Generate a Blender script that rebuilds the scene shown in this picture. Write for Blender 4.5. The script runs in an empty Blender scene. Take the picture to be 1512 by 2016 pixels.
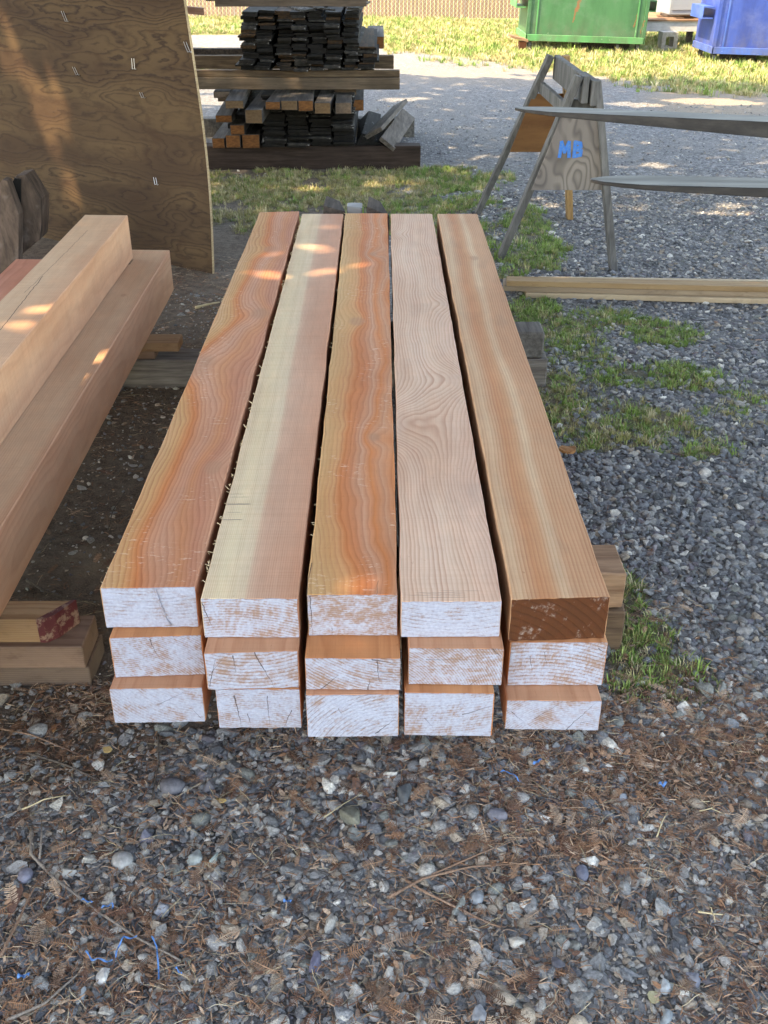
import bpy, bmesh, math, random
import numpy as np
from mathutils import Vector, Matrix, Euler, noise as mn

random.seed(11)
rng = np.random.default_rng(5)
R = math.radians
sc = bpy.context.scene
COL = sc.collection

# ------------------------------------------------------------------ camera
F = 2000.0                      # focal length in pixels of the 1512 x 2016 photograph
CAMZ = 1.75
cam = bpy.data.cameras.new('camera')
cam.sensor_fit = 'VERTICAL'; cam.sensor_height = 36.0; cam.lens = 36.0 * F / 2016.0
cam.clip_start = 0.05; cam.clip_end = 2000
camo = bpy.data.objects.new('camera', cam); COL.objects.link(camo)
PITCH = math.atan(1148.0 / F)
camo.location = (0, 0, CAMZ)
camo.rotation_euler = (math.pi / 2 - PITCH, 0, R(-0.25))
sc.camera = camo
CM = Euler(camo.rotation_euler).to_matrix()
CMI = CM.inverted()
CO = Vector((0, 0, CAMZ))

def hit(u, v, z=0.0):
    """ground (or level z) point seen at photograph pixel u, v"""
    d = CM @ Vector(((u - 756) / F, (1008 - v) / F, -1))
    t = (z - CO.z) / d.z
    return CO + d * t

def at_y(u, v, y):
    d = CM @ Vector(((u - 756) / F, (1008 - v) / F, -1))
    return CO + d * (y / d.y)

def proj(p):
    q = CMI @ (Vector(p) - CO)
    if q.z > -0.01: return (-9999, -9999)
    return (756 + F * q.x / -q.z, 1008 - F * q.y / -q.z)

# ------------------------------------------------------------------ helpers
def tag(o, label=None, cat=None, group=None, kind=None):
    if label: o['label'] = label
    if cat: o['category'] = cat
    if group: o['group'] = group
    if kind: o['kind'] = kind
    return o

def empty(name, loc=(0, 0, 0), rz=0.0, rx=0.0, ry=0.0):
    o = bpy.data.objects.new(name, None); COL.objects.link(o)
    o.location = loc; o.rotation_euler = (rx, ry, rz); o.empty_display_size = 0.1
    return o

class MB:
    def __init__(s): s.v = []; s.f = []; s.mi = []
    def add(s, vs, fs, mi=0):
        b = len(s.v); s.v += [tuple(p) for p in vs]
        s.f += [tuple(i + b for i in f) for f in fs]; s.mi += [mi] * len(fs)
    def hexa(s, c, mi=0):
        s.add(c, [(0, 3, 2, 1), (4, 5, 6, 7), (0, 1, 5, 4), (1, 2, 6, 5), (2, 3, 7, 6), (3, 0, 4, 7)], mi)
    def box(s, x0, x1, y0, y1, z0, z1, mi=0):
        s.hexa([(x0, y0, z0), (x1, y0, z0), (x1, y1, z0), (x0, y1, z0), (x0, y0, z1), (x1, y0, z1), (x1, y1, z1), (x0, y1, z1)], mi)
    def bar(s, a, b, w, h, up=(0, 0, 1), mi=0):
        a = Vector(a); b = Vector(b); d = (b - a).normalized(); up = Vector(up)
        x = d.cross(up).normalized() * w / 2; z = x.cross(d).normalized() * h / 2
        s.hexa([a - x - z, a + x - z, b + x - z, b - x - z, a - x + z, a + x + z, b + x + z, b - x + z], mi)
    def tube(s, pts, rad, n=7, mi=0):
        pts = [Vector(p) for p in pts]; k = len(pts); vs = []; fs = []
        for i, p in enumerate(pts):
            d = (pts[min(i + 1, k - 1)] - pts[max(i - 1, 0)]).normalized()
            a = d.cross(Vector((0.13, 0.21, 1))); 
            if a.length < 1e-3: a = d.cross(Vector((1, 0, 0)))
            a.normalize(); b = d.cross(a)
            r = rad[i] if hasattr(rad, '__len__') else rad
            for j in range(n):
                t = 2 * math.pi * j / n; vs.append(p + (a * math.cos(t) + b * math.sin(t)) * r)
        for i in range(k - 1):
            for j in range(n):
                fs.append((i * n + j, i * n + (j + 1) % n, (i + 1) * n + (j + 1) % n, (i + 1) * n + j))
        fs.append(tuple(range(n))[::-1]); fs.append(tuple((k - 1) * n + j for j in range(n)))
        s.add(vs, fs, mi)
    def prism(s, poly, y0, y1, mi=0):      # poly of (x, z)
        n = len(poly)
        vs = [(x, y0, z) for x, z in poly] + [(x, y1, z) for x, z in poly]
        fs = [tuple(range(n)), tuple(range(2 * n - 1, n - 1, -1))]
        fs += [(j, (j + n), ((j + 1) % n + n), (j + 1) % n) for j in range(n)]
        s.add(vs, fs, mi)
    def build(s, name, mats, parent=None, smooth=False, bevel=0.0, seg=1, loc=None):
        me = bpy.data.meshes.new(name); me.from_pydata(s.v, [], s.f)
        for m in (mats if isinstance(mats, (list, tuple)) else [mats]): me.materials.append(m)
        if any(s.mi):
            for p, i in zip(me.polygons, s.mi): p.material_index = i
        bm = bmesh.new(); bm.from_mesh(me)
        bmesh.ops.recalc_face_normals(bm, faces=bm.faces)
        if bevel > 0:
            ed = [e for e in bm.edges if len(e.link_faces) == 2 and e.calc_face_angle(0) > 0.5]
            bmesh.ops.bevel(bm, geom=ed, offset=bevel, segments=seg, profile=0.5, affect='EDGES', clamp_overlap=True)
        bm.to_mesh(me); bm.free()
        if smooth:
            for p in me.polygons: p.use_smooth = True
        o = bpy.data.objects.new(name, me); COL.objects.link(o)
        if parent is not None: o.parent = parent
        if loc is not None: o.location = loc
        return o

# ------------------------------------------------------------------ node helper
class NT:
    def __init__(s, name, bump=True):
        s.mat = bpy.data.materials.new(name); s.mat.use_nodes = True
        s.t = s.mat.node_tree; s.t.nodes.clear()
        s.out = s.t.nodes.new('ShaderNodeOutputMaterial')
        s.b = s.t.nodes.new('ShaderNodeBsdfPrincipled')
        s.t.links.new(s.b.outputs[0], s.out.inputs[0])
        s.b.inputs['Specular IOR Level'].default_value = 0.25
    def _in(s, sock, v):
        if isinstance(v, bpy.types.NodeSocket): s.t.links.new(v, sock)
        elif v is not None:
            if hasattr(sock, 'default_value'):
                try: sock.default_value = v
                except Exception: sock.default_value = (*v, 1) if hasattr(v, '__len__') else (v, v, v)
    def set(s, **kw):
        for k, v in kw.items(): s._in(s.b.inputs[k.replace('_', ' ')], v)
    def col(s, v): s._in(s.b.inputs['Base Color'], v)
    def rough(s, v): s._in(s.b.inputs['Roughness'], v)
    def m(s, op, a, b=None, c=None, clamp=False):
        n = s.t.nodes.new('ShaderNodeMath'); n.operation = op; n.use_clamp = clamp
        s._in(n.inputs[0], a); s._in(n.inputs[1], b); s._in(n.inputs[2], c); return n.outputs[0]
    def vm(s, op, a, b=None, sc=None):
        n = s.t.nodes.new('ShaderNodeVectorMath'); n.operation = op
        s._in(n.inputs[0], a); s._in(n.inputs[1], b)
        if sc is not None: s._in(n.inputs['Scale'], sc)
        return n.outputs['Value'] if op in ('LENGTH', 'DISTANCE', 'DOT_PRODUCT') else n.outputs[0]
    def tex(s, which='Object'):
        return s.t.nodes.new('ShaderNodeTexCoord').outputs[which]
    def pos(s): return s.t.nodes.new('ShaderNodeNewGeometry').outputs['Position']
    def attr(s, name, kind='GEOMETRY', out='Color'):
        n = s.t.nodes.new('ShaderNodeAttribute'); n.attribute_name = name; n.attribute_type = kind; return n.outputs[out]
    def mapping(s, v, scale=(1, 1, 1), loc=(0, 0, 0), rot=(0, 0, 0)):
        n = s.t.nodes.new('ShaderNodeMapping'); s._in(n.inputs[0], v)
        n.inputs['Location'].default_value = loc; n.inputs['Rotation'].default_value = rot; n.inputs['Scale'].default_value = scale
        return n.outputs[0]
    def noise(s, v, scale=5, detail=3, rough=.55, dist=0, color=False):
        n = s.t.nodes.new('ShaderNodeTexNoise'); s._in(n.inputs['Vector'], v)
        n.inputs['Scale'].default_value = scale; n.inputs['Detail'].default_value = detail
        n.inputs['Roughness'].default_value = rough; n.inputs['Distortion'].default_value = dist
        return n.outputs['Color' if color else 'Fac']
    def voro(s, v, scale=5, feature='F1', out='Distance', rnd=1.0):
        n = s.t.nodes.new('ShaderNodeTexVoronoi'); n.feature = feature; s._in(n.inputs['Vector'], v)
        n.inputs['Scale'].default_value = scale; n.inputs['Randomness'].default_value = rnd
        return n.outputs[out]
    def ramp(s, f, stops, interp='LINEAR'):
        n = s.t.nodes.new('ShaderNodeValToRGB'); s._in(n.inputs[0], f); cr = n.color_ramp; cr.interpolation = interp
        stops = sorted(stops, key=lambda q: q[0])
        while len(cr.elements) < len(stops): cr.elements.new(0.5)
        for e, (p, c) in zip(cr.elements, stops):
            e.position = p
            e.color = (c, c, c, 1) if not hasattr(c, '__len__') else (*c[:3], 1)
        return n.outputs[0]
    def mix(s, f, a, b, mode='MIX'):
        n = s.t.nodes.new('ShaderNodeMix'); n.data_type = 'RGBA'; n.blend_type = mode; n.clamp_factor = True
        s._in(n.inputs['Factor'], f)
        for sock, v in ((n.inputs[6], a), (n.inputs[7], b)):
            if isinstance(v, bpy.types.NodeSocket): s.t.links.new(v, sock)
            else: sock.default_value = (v, v, v, 1) if not hasattr(v, '__len__') else (*v[:3], 1)
        return n.outputs[2]
    def sep(s, v):
        n = s.t.nodes.new('ShaderNodeSeparateXYZ'); s._in(n.inputs[0], v); return n.outputs
    def comb(s, x, y, z):
        n = s.t.nodes.new('ShaderNodeCombineXYZ')
        for i, q in enumerate((x, y, z)): s._in(n.inputs[i], q)
        return n.outputs[0]
    def smooth(s, v, a, b):
        n = s.t.nodes.new('ShaderNodeMapRange'); n.interpolation_type = 'SMOOTHSTEP'
        s._in(n.inputs[0], v); n.inputs[1].default_value = a; n.inputs[2].default_value = b
        return n.outputs[0]
    def lin(s, v, a, b, c, d):
        n = s.t.nodes.new('ShaderNodeMapRange'); s._in(n.inputs[0], v)
        for i, q in enumerate((a, b, c, d)): n.inputs[i + 1].default_value = q
        return n.outputs[0]
    def bump(s, h, strength=.5, dist=.001, normal=None):
        n = s.t.nodes.new('ShaderNodeBump'); n.inputs['Strength'].default_value = strength
        n.inputs['Distance'].default_value = dist; s._in(n.inputs['Height'], h)
        if normal is not None: s._in(n.inputs['Normal'], normal)
        s.t.links.new(n.outputs[0], s.b.inputs['Normal']); return n.outputs[0]
    def segdist(s, x, z, seg, wob=None):
        """distance in a plane from (x, z) to a segment"""
        x0, z0, x1, z1 = seg; dx, dz = x1 - x0, z1 - z0; L2 = dx * dx + dz * dz
        px = s.m('SUBTRACT', x, x0); pz = s.m('SUBTRACT', z, z0)
        t = s.m('MULTIPLY', s.m('ADD', s.m('MULTIPLY', px, dx), s.m('MULTIPLY', pz, dz)), 1 / L2, clamp=True)
        qx = s.m('SUBTRACT', px, s.m('MULTIPLY', t, dx)); qz = s.m('SUBTRACT', pz, s.m('MULTIPLY', t, dz))
        return s.m('SQRT', s.m('ADD', s.m('MULTIPLY', qx, qx), s.m('MULTIPLY', qz, qz))), t

# ------------------------------------------------------------------ wood
def ringfield(n, p, pith, freq, A, B, seed, knots=(), yl=1.0):
    """growth ring radius of a log sampled at p, bent by slow noise and knots"""
    ps = n.mapping(p, (2.4, .75 * yl, 2.4), (seed, seed * .7, -seed))
    n1 = n.m('MULTIPLY', n.m('SUBTRACT', n.noise(ps, 1.0, 2, .5), .5), A * 2)
    n2 = n.m('MULTIPLY', n.m('SUBTRACT', n.noise(n.mapping(p, (9, 3.2 * yl, 9), (-seed, seed, 0)), 1, 2, .5), .5), B * 2)
    n3 = n.m('MULTIPLY', n.m('SUBTRACT', n.noise(n.mapping(p, (55, 14, 55)), 1, 1, .5), .5), .0022)
    x, y, z = n.sep(p)
    dx = n.m('SUBTRACT', x, pith[0]); dz = n.m('SUBTRACT', z, pith[1])
    r = n.m('SQRT', n.m('ADD', n.m('MULTIPLY', dx, dx), n.m('MULTIPLY', dz, dz)))
    for a in (n1, n2, n3): r = n.m('ADD', r, a)
    kmask = None
    for (kx, ky, kz, amp, s) in knots:
        q = n.vm('MULTIPLY', n.vm('SUBTRACT', p, (kx, ky, kz)), (1, .62, 1))
        d = n.m('DIVIDE', n.vm('LENGTH', q), s)
        e = n.m('POWER', 2.718, n.m('MULTIPLY', n.m('MULTIPLY', d, d), -1))
        r = n.m('ADD', r, n.m('MULTIPLY', e, amp))
        k = n.smooth(d, .55, .25)
        kmask = k if kmask is None else n.m('MAXIMUM', kmask, k)
    return r, n.m('MULTIPLY', r, freq), kmask

def wood_mat(name, stops, rc, rng_, pith=(0, -.2), freq=190, A=.03, B=.008, seed=1.0, knots=(), late=(.55, .36, .26),
             ls=.5, fleck=0, yl=1.0, knotcol=(.34, .17, .10), marks=(), sawn=.35, rough=.72, dirt=0, checks=()):
    n = NT(name); p = n.tex('Object')
    r, t, km = ringfield(n, p, pith, freq, A, B, seed, knots, yl)
    x, y, z = n.sep(p)
    fr = n.m('FRACT', t)
    fl = n.m('FLOOR', t)
    per = n.noise(n.comb(fl, 3.7, seed), .37, 1, .5)
    prof = n.ramp(fr, [(0, .05), (.35, .08), (.72, .7), (.84, 1), (.92, .6), (1, .05)], 'B_SPLINE')
    f = n.m('MULTIPLY', n.m('MULTIPLY', prof, n.lin(per, .3, .7, .45, 1.25)), ls, clamp=True)
    base = n.ramp(n.m('DIVIDE', n.m('SUBTRACT', r, rc), rng_), stops)
    big = n.noise(n.mapping(p, (5, 1.1, 5), (seed, 0, 0)), 1, 3, .6)
    base = n.mix(n.smooth(big, .3, .8), base, n.mix(1, base, (.84, .74, .68), 'MULTIPLY'))
    c = n.mix(f, base, n.mix(1, base, late, 'MULTIPLY'))
    fib = n.noise(n.mapping(p, (260, 7, 260)), 1, 3, .6)
    c = n.mix(n.m('MULTIPLY', n.smooth(fib, .35, .75), .16), c, n.mix(1, c, (.6, .5, .42), 'MULTIPLY'))
    pores = n.smooth(n.noise(n.mapping(p, (420, 22, 420), (3, 1, 0)), 1, 2, .5), .66, .74)
    c = n.mix(n.m('MULTIPLY', pores, .25), c, n.mix(1, c, (.5, .38, .3), 'MULTIPLY'))
    if km is not None:
        c = n.mix(n.m('MULTIPLY', km, .5), c, knotcol)
    cross = n.noise(n.mapping(p, (3, 230, 3), (seed, 2, 0)), 1, 2, .6)
    c = n.mix(n.m('MULTIPLY', n.smooth(cross, .4, .75), sawn * .7), c, n.mix(1, c, (.84, .76, .70), 'MULTIPLY'))
    mott = n.noise(n.mapping(p, (22, 9, 22), (seed, 1, 4)), 1, 4, .7)
    c = n.mix(n.smooth(mott, .35, .75), c, n.mix(1, c, (1.10, 1.06, 1.04), 'MULTIPLY'))
    spk = n.smooth(n.noise(n.mapping(p, (70, 30, 70), (seed, 8, 4)), 1, 3, .7), .68, .76)
    c = n.mix(n.m('MULTIPLY', spk, .5), c, n.mix(1, c, (.55, .45, .38), 'MULTIPLY'))
    if fleck:
        fk = n.smooth(n.noise(n.mapping(p, (38, 110, 60), (seed, 5, 0)), 1, 4, .75), .56, .68)
        fm = n.smooth(n.noise(n.mapping(p, (9, 4, 9), (2, seed, 0)), 1, 1, .5), .5, .64)
        c = n.mix(n.m('MULTIPLY', n.m('MULTIPLY', fk, fm), fleck), c, (.83, .66, .5))
    for (mx, my, mw, ml) in marks:      # dark saw scorches across the face
        d = n.m('ABSOLUTE', n.m('SUBTRACT', y, n.m('ADD', my, n.m('MULTIPLY', n.m('SUBTRACT', n.noise(p, 60, 1), .5), .004))))
        a = n.m('MULTIPLY', n.smooth(d, mw, mw * .2), n.smooth(n.m('ABSOLUTE', n.m('SUBTRACT', x, mx)), ml, ml * .6))
        c = n.mix(n.m('MULTIPLY', a, .85), c, (.07, .06, .06))
    for (x0, y0, x1, y1, w) in checks:  # drying cracks on the top
        wx = n.m('ADD', x, n.m('MULTIPLY', n.m('SUBTRACT', n.noise(n.mapping(p, (3, 22, 3)), 1, 2), .5), .012))
        d, tt = n.segdist(wx, y, (x0, y0, x1, y1))
        a = n.smooth(d, w, w * .3)
        c = n.mix(n.m('MULTIPLY', a, .9), c, (.05, .03, .02))
    if dirt:
        dm = n.smooth(n.noise(n.mapping(p, (9, 3, 9), (seed, 9, 2)), 1, 4, .65), .52, .72)
        c = n.mix(n.m('MULTIPLY', dm, dirt), c, (.12, .10, .09))
    n.col(c); n.rough(rough)
    h = n.m('ADD', n.m('MULTIPLY', f, -.35), n.m('ADD', n.m('MULTIPLY', cross, sawn), n.m('MULTIPLY', fib, .35)))
    n.bump(h, .5, .0013)
    return n.mat

def end_mat(name, ang, cover, seed, pith=(0, -.12), paint=(.40, .435, .53), wood=(.31, .20, .155), freq=150, segs=(), fine=1.0, A=.01, rw=.12, hi=330):
    """end grain brushed with white sealing paint; x, z are the face axes"""
    n = NT(name); p = n.tex('Object')
    r, t, _ = ringfield(n, p, pith, freq, A, .003, seed)
    fr = n.m('FRACT', t); prof = n.ramp(fr, [(0, 0), (.5, .15), (.85, 1), (1, 0)])
    x, y, z = n.sep(p)
    c = n.mix(n.m('MULTIPLY', prof, .45), wood, (wood[0] * .5, wood[1] * .42, wood[2] * .4))
    big = n.noise(n.mapping(p, (17, 14, 26), (seed, seed, 0)), 1, 4, .7)
    c = n.mix(n.smooth(big, .4, .7), c, n.mix(1, c, (1.25, 1.1, .95), 'MULTIPLY'))
    st = n.noise(n.mapping(n.mapping(p, rot=(0, R(ang), 0)), (38 * fine, 40, hi * fine), (seed * 3, 0, 0)), 1, 4, .65)
    st2 = n.noise(n.mapping(p, (150, 100, 150), (0, seed, 0)), 1, 3, .65)
    v = n.m('ADD', n.m('ADD', n.m('MULTIPLY', st, .75), n.m('MULTIPLY', st2, .45)), n.m('MULTIPLY', big, 1.15))
    v = n.m('SUBTRACT', v, n.m('MULTIPLY', prof, rw))
    lo = 1.47 - cover * .6
    mask = n.m('MULTIPLY', n.smooth(v, lo - .08, lo + .20), n.lin(big, .3, .7, .75, 1.0))
    thin = n.smooth(v, lo - .22, lo + .05)
    pc = n.mix(n.smooth(st2, .35, .7), n.mix(1, paint, (.84, .84, .86), 'MULTIPLY'), paint)
    c2 = n.mix(n.m('MULTIPLY', thin, .55), c, pc)
    c2 = n.mix(n.m('MULTIPLY', mask, .9), c2, pc)
    wz = n.m('ADD', x, n.m('MULTIPLY', n.m('SUBTRACT', n.noise(p, 70, 2), .5), .008))
    wx = n.m('ADD', z, n.m('MULTIPLY', n.m('SUBTRACT', n.noise(p, 55, 2), .5), .005))
    for (x0, z0, x1, z1, w) in segs:
        d, tt = n.segdist(wz, wx, (x0, z0, x1, z1))
        ww = n.m('MULTIPLY', n.m('SUBTRACT', 1.1, tt), w)
        a = n.m('LESS_THAN', d, n.m('MULTIPLY', ww, .75))
        c2 = n.mix(n.m('MULTIPLY', a, .8), c2, (.045, .03, .028))
    n.col(c2); n.rough(.62)
    n.bump(n.m('ADD', n.m('MULTIPLY', mask, .5), n.m('ADD', st, n.m('MULTIPLY', prof, -.5))), .7, .0014)
    return n.mat

def weather_mat(name, a, b, seed=0, scale=(40, 2, 40), rough=.85, grain=.5, patch=None, pv=(.5, .7), patch_s=(7, 7, 7)):
    n = NT(name); p = n.tex('Object')
    g = n.noise(n.mapping(p, scale, (seed, seed, seed)), 1, 5, .65, .3)
    c = n.mix(n.smooth(g, .3, .72), a, b)
    big = n.noise(n.mapping(p, (4, 4, 4), (seed, 0, 0)), 1, 3, .6)
    c = n.mix(n.m('MULTIPLY', n.smooth(big, .35, .75), .6), c, n.mix(1, c, (.55, .52, .5), 'MULTIPLY'))
    if patch:
        c = n.mix(n.smooth(n.noise(n.mapping(p, patch_s, (seed, 4, 0)), 1, 3, .6), *pv), c, patch)
    fine = n.noise(n.mapping(p, tuple(q * 5 for q in scale)), 1, 3, .6)
    c = n.mix(n.m('MULTIPLY', n.smooth(fine, .55, .75), grain), c, n.mix(1, c, (.45, .42, .4), 'MULTIPLY'))
    n.col(c); n.rough(rough); n.bump(n.m('ADD', g, n.m('MULTIPLY', fine, .5)), .8, .003)
    return n.mat

M = {}
M['grey_wood'] = weather_mat('grey_wood', (.085, .08, .075), (.19, .18, .165), 1)
M['dark_wood'] = weather_mat('dark_wood', (.035, .028, .024), (.11, .085, .07), 2)
M['sleeper_wood'] = weather_mat('sleeper_wood', (.07, .048, .036), (.14, .10, .075), 3, (3, 40, 40))
M['tan_old'] = weather_mat('tan_old', (.18, .10, .06), (.36, .225, .14), 5, (3, 40, 40))
M['brown_old'] = weather_mat('brown_old', (.07, .045, .028), (.19, .13, .08), 6, (3, 40, 40))
M['ply_edge'] = weather_mat('ply_edge', (.35, .24, .13), (.6, .45, .28), 7, (40, 40, 200))

# ------------------------------------------------------------------ timber builder
def timber(name, fl, fr, bl, br, z0, z1, mat, n=46, rough_edge=.0012, cham=.002, sag=0.0, seed=0):
    """long sawn timber; fl, fr, bl, br = (x, y) of its four plan corners. Origin at the front bottom centre."""
    fl, fr, bl, br = [Vector(q[:2]) for q in (fl, fr, bl, br)]
    o0 = (fl + fr) / 2; d = ((bl + br) / 2 - o0); ang = math.atan2(-d.x, d.y)
    rot = Matrix.Rotation(-ang, 2)
    L = [rot @ (q - o0) for q in (fl, fr, bl, br)]
    h = z1 - z0; vs = []; fs = []
    for i in range(n + 1):
        t = i / n
        a = L[0].lerp(L[2], t); b = L[1].lerp(L[3], t)
        def ns(k, ph): return (mn.noise(Vector((t * 14 + seed * 7.3, k, ph))) + .5 * mn.noise(Vector((t * 60 + seed, k, ph)))) * rough_edge
        wl = a.x + ns(1, seed); wr = b.x + ns(2, seed); ya, yb = a.y, b.y
        top = h + mn.noise(Vector((t * 3, seed, 1))) * rough_edge; c = cham
        ring = [(wl, ya, c), (wl, ya, top - c), (wl + c, ya, top), (wr - c, yb, top), (wr, yb, top - c), (wr, yb, c), (wr - c, yb, 0), (wl + c, ya, 0)]
        vs += ring
    k = 8
    for i in range(n):
        for j in range(k):
            fs.append((i * k + j, i * k + (j + 1) % k, (i + 1) * k + (j + 1) % k, (i + 1) * k + j))
    fs.append(tuple(range(k))); fs.append(tuple(n * k + j for j in range(k))[::-1])
    mb = MB(); mb.add(vs, fs)
    me_o = mb.build(name, mat)
    me_o.location = (o0.x, o0.y, z0); me_o.rotation_euler = (0, 0, ang)
    return me_o, L, h

def end_cap(o, L, h, mat, name='painted_end', th=.0022, notch=0.0):
    """thin coat of paint over the front end grain with an uneven outline"""
    a, b = L[0], L[1]; pts = []
    N = 16
    def w(): return random.uniform(.0002, .0022)
    for i in range(N): t = i / N; pts.append((a.x + (b.x - a.x) * t + .001, w()))
    for i in range(5): t = i / 5; pts.append((b.x - w(), h * t + .001))
    for i in range(N): t = i / N; pts.append((b.x + (a.x - b.x) * t - .001, h - w()))
    for i in range(5): t = i / 5; pts.append((a.x + w(), h * (1 - t) - .001))
    vs = []
    for dy in (-th, .0006):
        for (x, z) in pts:
            t = (x - a.x) / (b.x - a.x); vs.append((x, a.y + (b.y - a.y) * t + dy, z))
    n = len(pts)
    fs = [tuple(range(n)), tuple(range(2 * n - 1, n - 1, -1))] + [(j, j + n, (j + 1) % n + n, (j + 1) % n) for j in range(n)]
    mb = MB(); mb.add(vs, fs)
    return mb.build(name, mat, o)

# colours, linear
CREAM = (.60, .46, .32); PINK = (.53, .265, .165); GOLD = (.54, .285, .12); ORNG = (.55, .185, .06); TAN = (.53, .30, .17)
PALE = (.59, .40, .272); BROWN = (.43, .23, .13); DPINK = (.48, .205, .12)

top_px = [  # u/v of front left, front right, back left, back right of the five top timbers
    ((197, 1157), (384, 1155), (511, 418), (589, 416)),
    ((395, 1178), (586, 1178), (595, 421), (676, 421)),
    ((604, 1170), (783, 1170), (680, 420), (763, 420)),
    ((790, 1184), (988, 1183), (769, 421), (851, 421)),
    ((1007, 1180), (1201, 1174), (861, 421), (940, 421)),
]
bot1 = [1234, 1254, 1250, 1253, 1259]
row2 = [((215, 1256), (396, 1250), 1330), ((402, 1286), (586, 1281), 1355), ((600, 1295), (789, 1296), 1357),
        ((805, 1275), (992, 1277), 1347), ((1005, 1264), (1197, 1264), 1348)]
row3 = [((215, 1356), (398, 1353), 1427), ((424, 1356), (590, 1356), 1417), ((602, 1368), (785, 1366), 1441),
        ((796, 1363), (973, 1365), 1428), ((998, 1378), (1185, 1380), 1454)]
ZT = .55
top_mats = [
    wood_mat('redwood_golden_pink', [(0, ORNG), (.12, (.55, .33, .17)), (.28, GOLD), (.40, ORNG), (.5, (.54, .25, .14)), (.6, PINK), (.72, (.54, .23, .11)), (.85, DPINK), (1, PINK)], .36, .24,
             (-.47, -.02), 92, .085, .020, 3.1, [(.06, 1.75, .102, -.045, .09), (.02, 2.6, .1, -.05, .08), (-.10, 1.25, .1, .13, .15), (.06, .55, .1, .04, .06)], ls=.55, fleck=.35, yl=1.3),
    wood_mat('redwood_cream_pink', [(0, PINK), (.46, (.54, .33, .23)), (.525, (.57, .385, .27)), (.555, CREAM), (.8, (.66, .53, .35)), (1, CREAM)], .395, .22,
             (.5, .03), 210, .016, .003, 7.7, ls=.4, marks=[(-.07, .40, .0035, .035), (-.075, .325, .0022, .028), (-.07, .435, .0012, .028), (-.08, .45, .001, .02), (-.075, .36, .0012, .02)], yl=.7, sawn=.6),
    wood_mat('redwood_orange', [(0, (.56, .37, .18)), (.28, GOLD), (.38, (.57, .28, .12)), (.46, ORNG), (.56, (.52, .19, .08)), (.66, (.54, .27, .16)), (.76, ORNG), (.88, (.52, .25, .14)), (1, ORNG)], .42, .22,
             (-.52, .0), 80, .085, .022, 12.4, [(.035, 2.55, .1, .045, .045), (.045, .75, .1, .03, .04), (-.02, 1.7, .1, -.03, .07)], ls=.5, fleck=.4, yl=1.5,
             checks=[(-.096, -.01, -.092, .12, .0018), (.05, -.01, .055, .05, .0008)]),
    wood_mat('redwood_pale_swirl', [(0, (.60, .40, .30)), (.3, (.64, .445, .33)), (.5, (.66, .48, .37)), (.7, (.64, .445, .33)), (1, (.61, .41, .31))], .3, .26,
             (-.42, -.06), 100, .052, .015, 21.3, [(-.115, .86, .1, .12, .10), (.10, 1.18, .1, -.075, .10), (-.07, 2.9, .1, .03, .04), (.10, 1.9, .1, -.04, .07), (.12, .45, .1, .05, .12)], ls=.72, yl=1.15, late=(.64, .44, .37),
             marks=[(-.02, .030, .0010, .06), (-.03, .022, .0008, .07), (-.01, .014, .0007, .05), (.02, .038, .0006, .05)], dirt=.1, knotcol=(.5, .33, .25)),
    wood_mat('redwood_tan_straight', [(0, (.50, .28, .16)), (.3, TAN), (.40, (.60, .42, .27)), (.5, (.52, .27, .14)), (.62, (.50, .23, .11)), (.8, (.56, .37, .23)), (1, TAN)], .36, .22,
             (.46, .04), 120, .028, .005, 33.9, [(.02, 2.5, .1, .012, .05)], ls=.6, yl=.9, dirt=.16),
]
low_mats = [
    wood_mat('redwood_lower_tan', [(0, TAN), (.5, PINK), (1, TAN)], .2, .3, (0, -.2), 150, .02, .005, 41, ls=.45),
    wood_mat('redwood_lower_orange', [(0, ORNG), (.5, (.56, .28, .14)), (1, GOLD)], .2, .3, (0, -.2), 150, .02, .005, 44, ls=.45),
]
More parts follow.
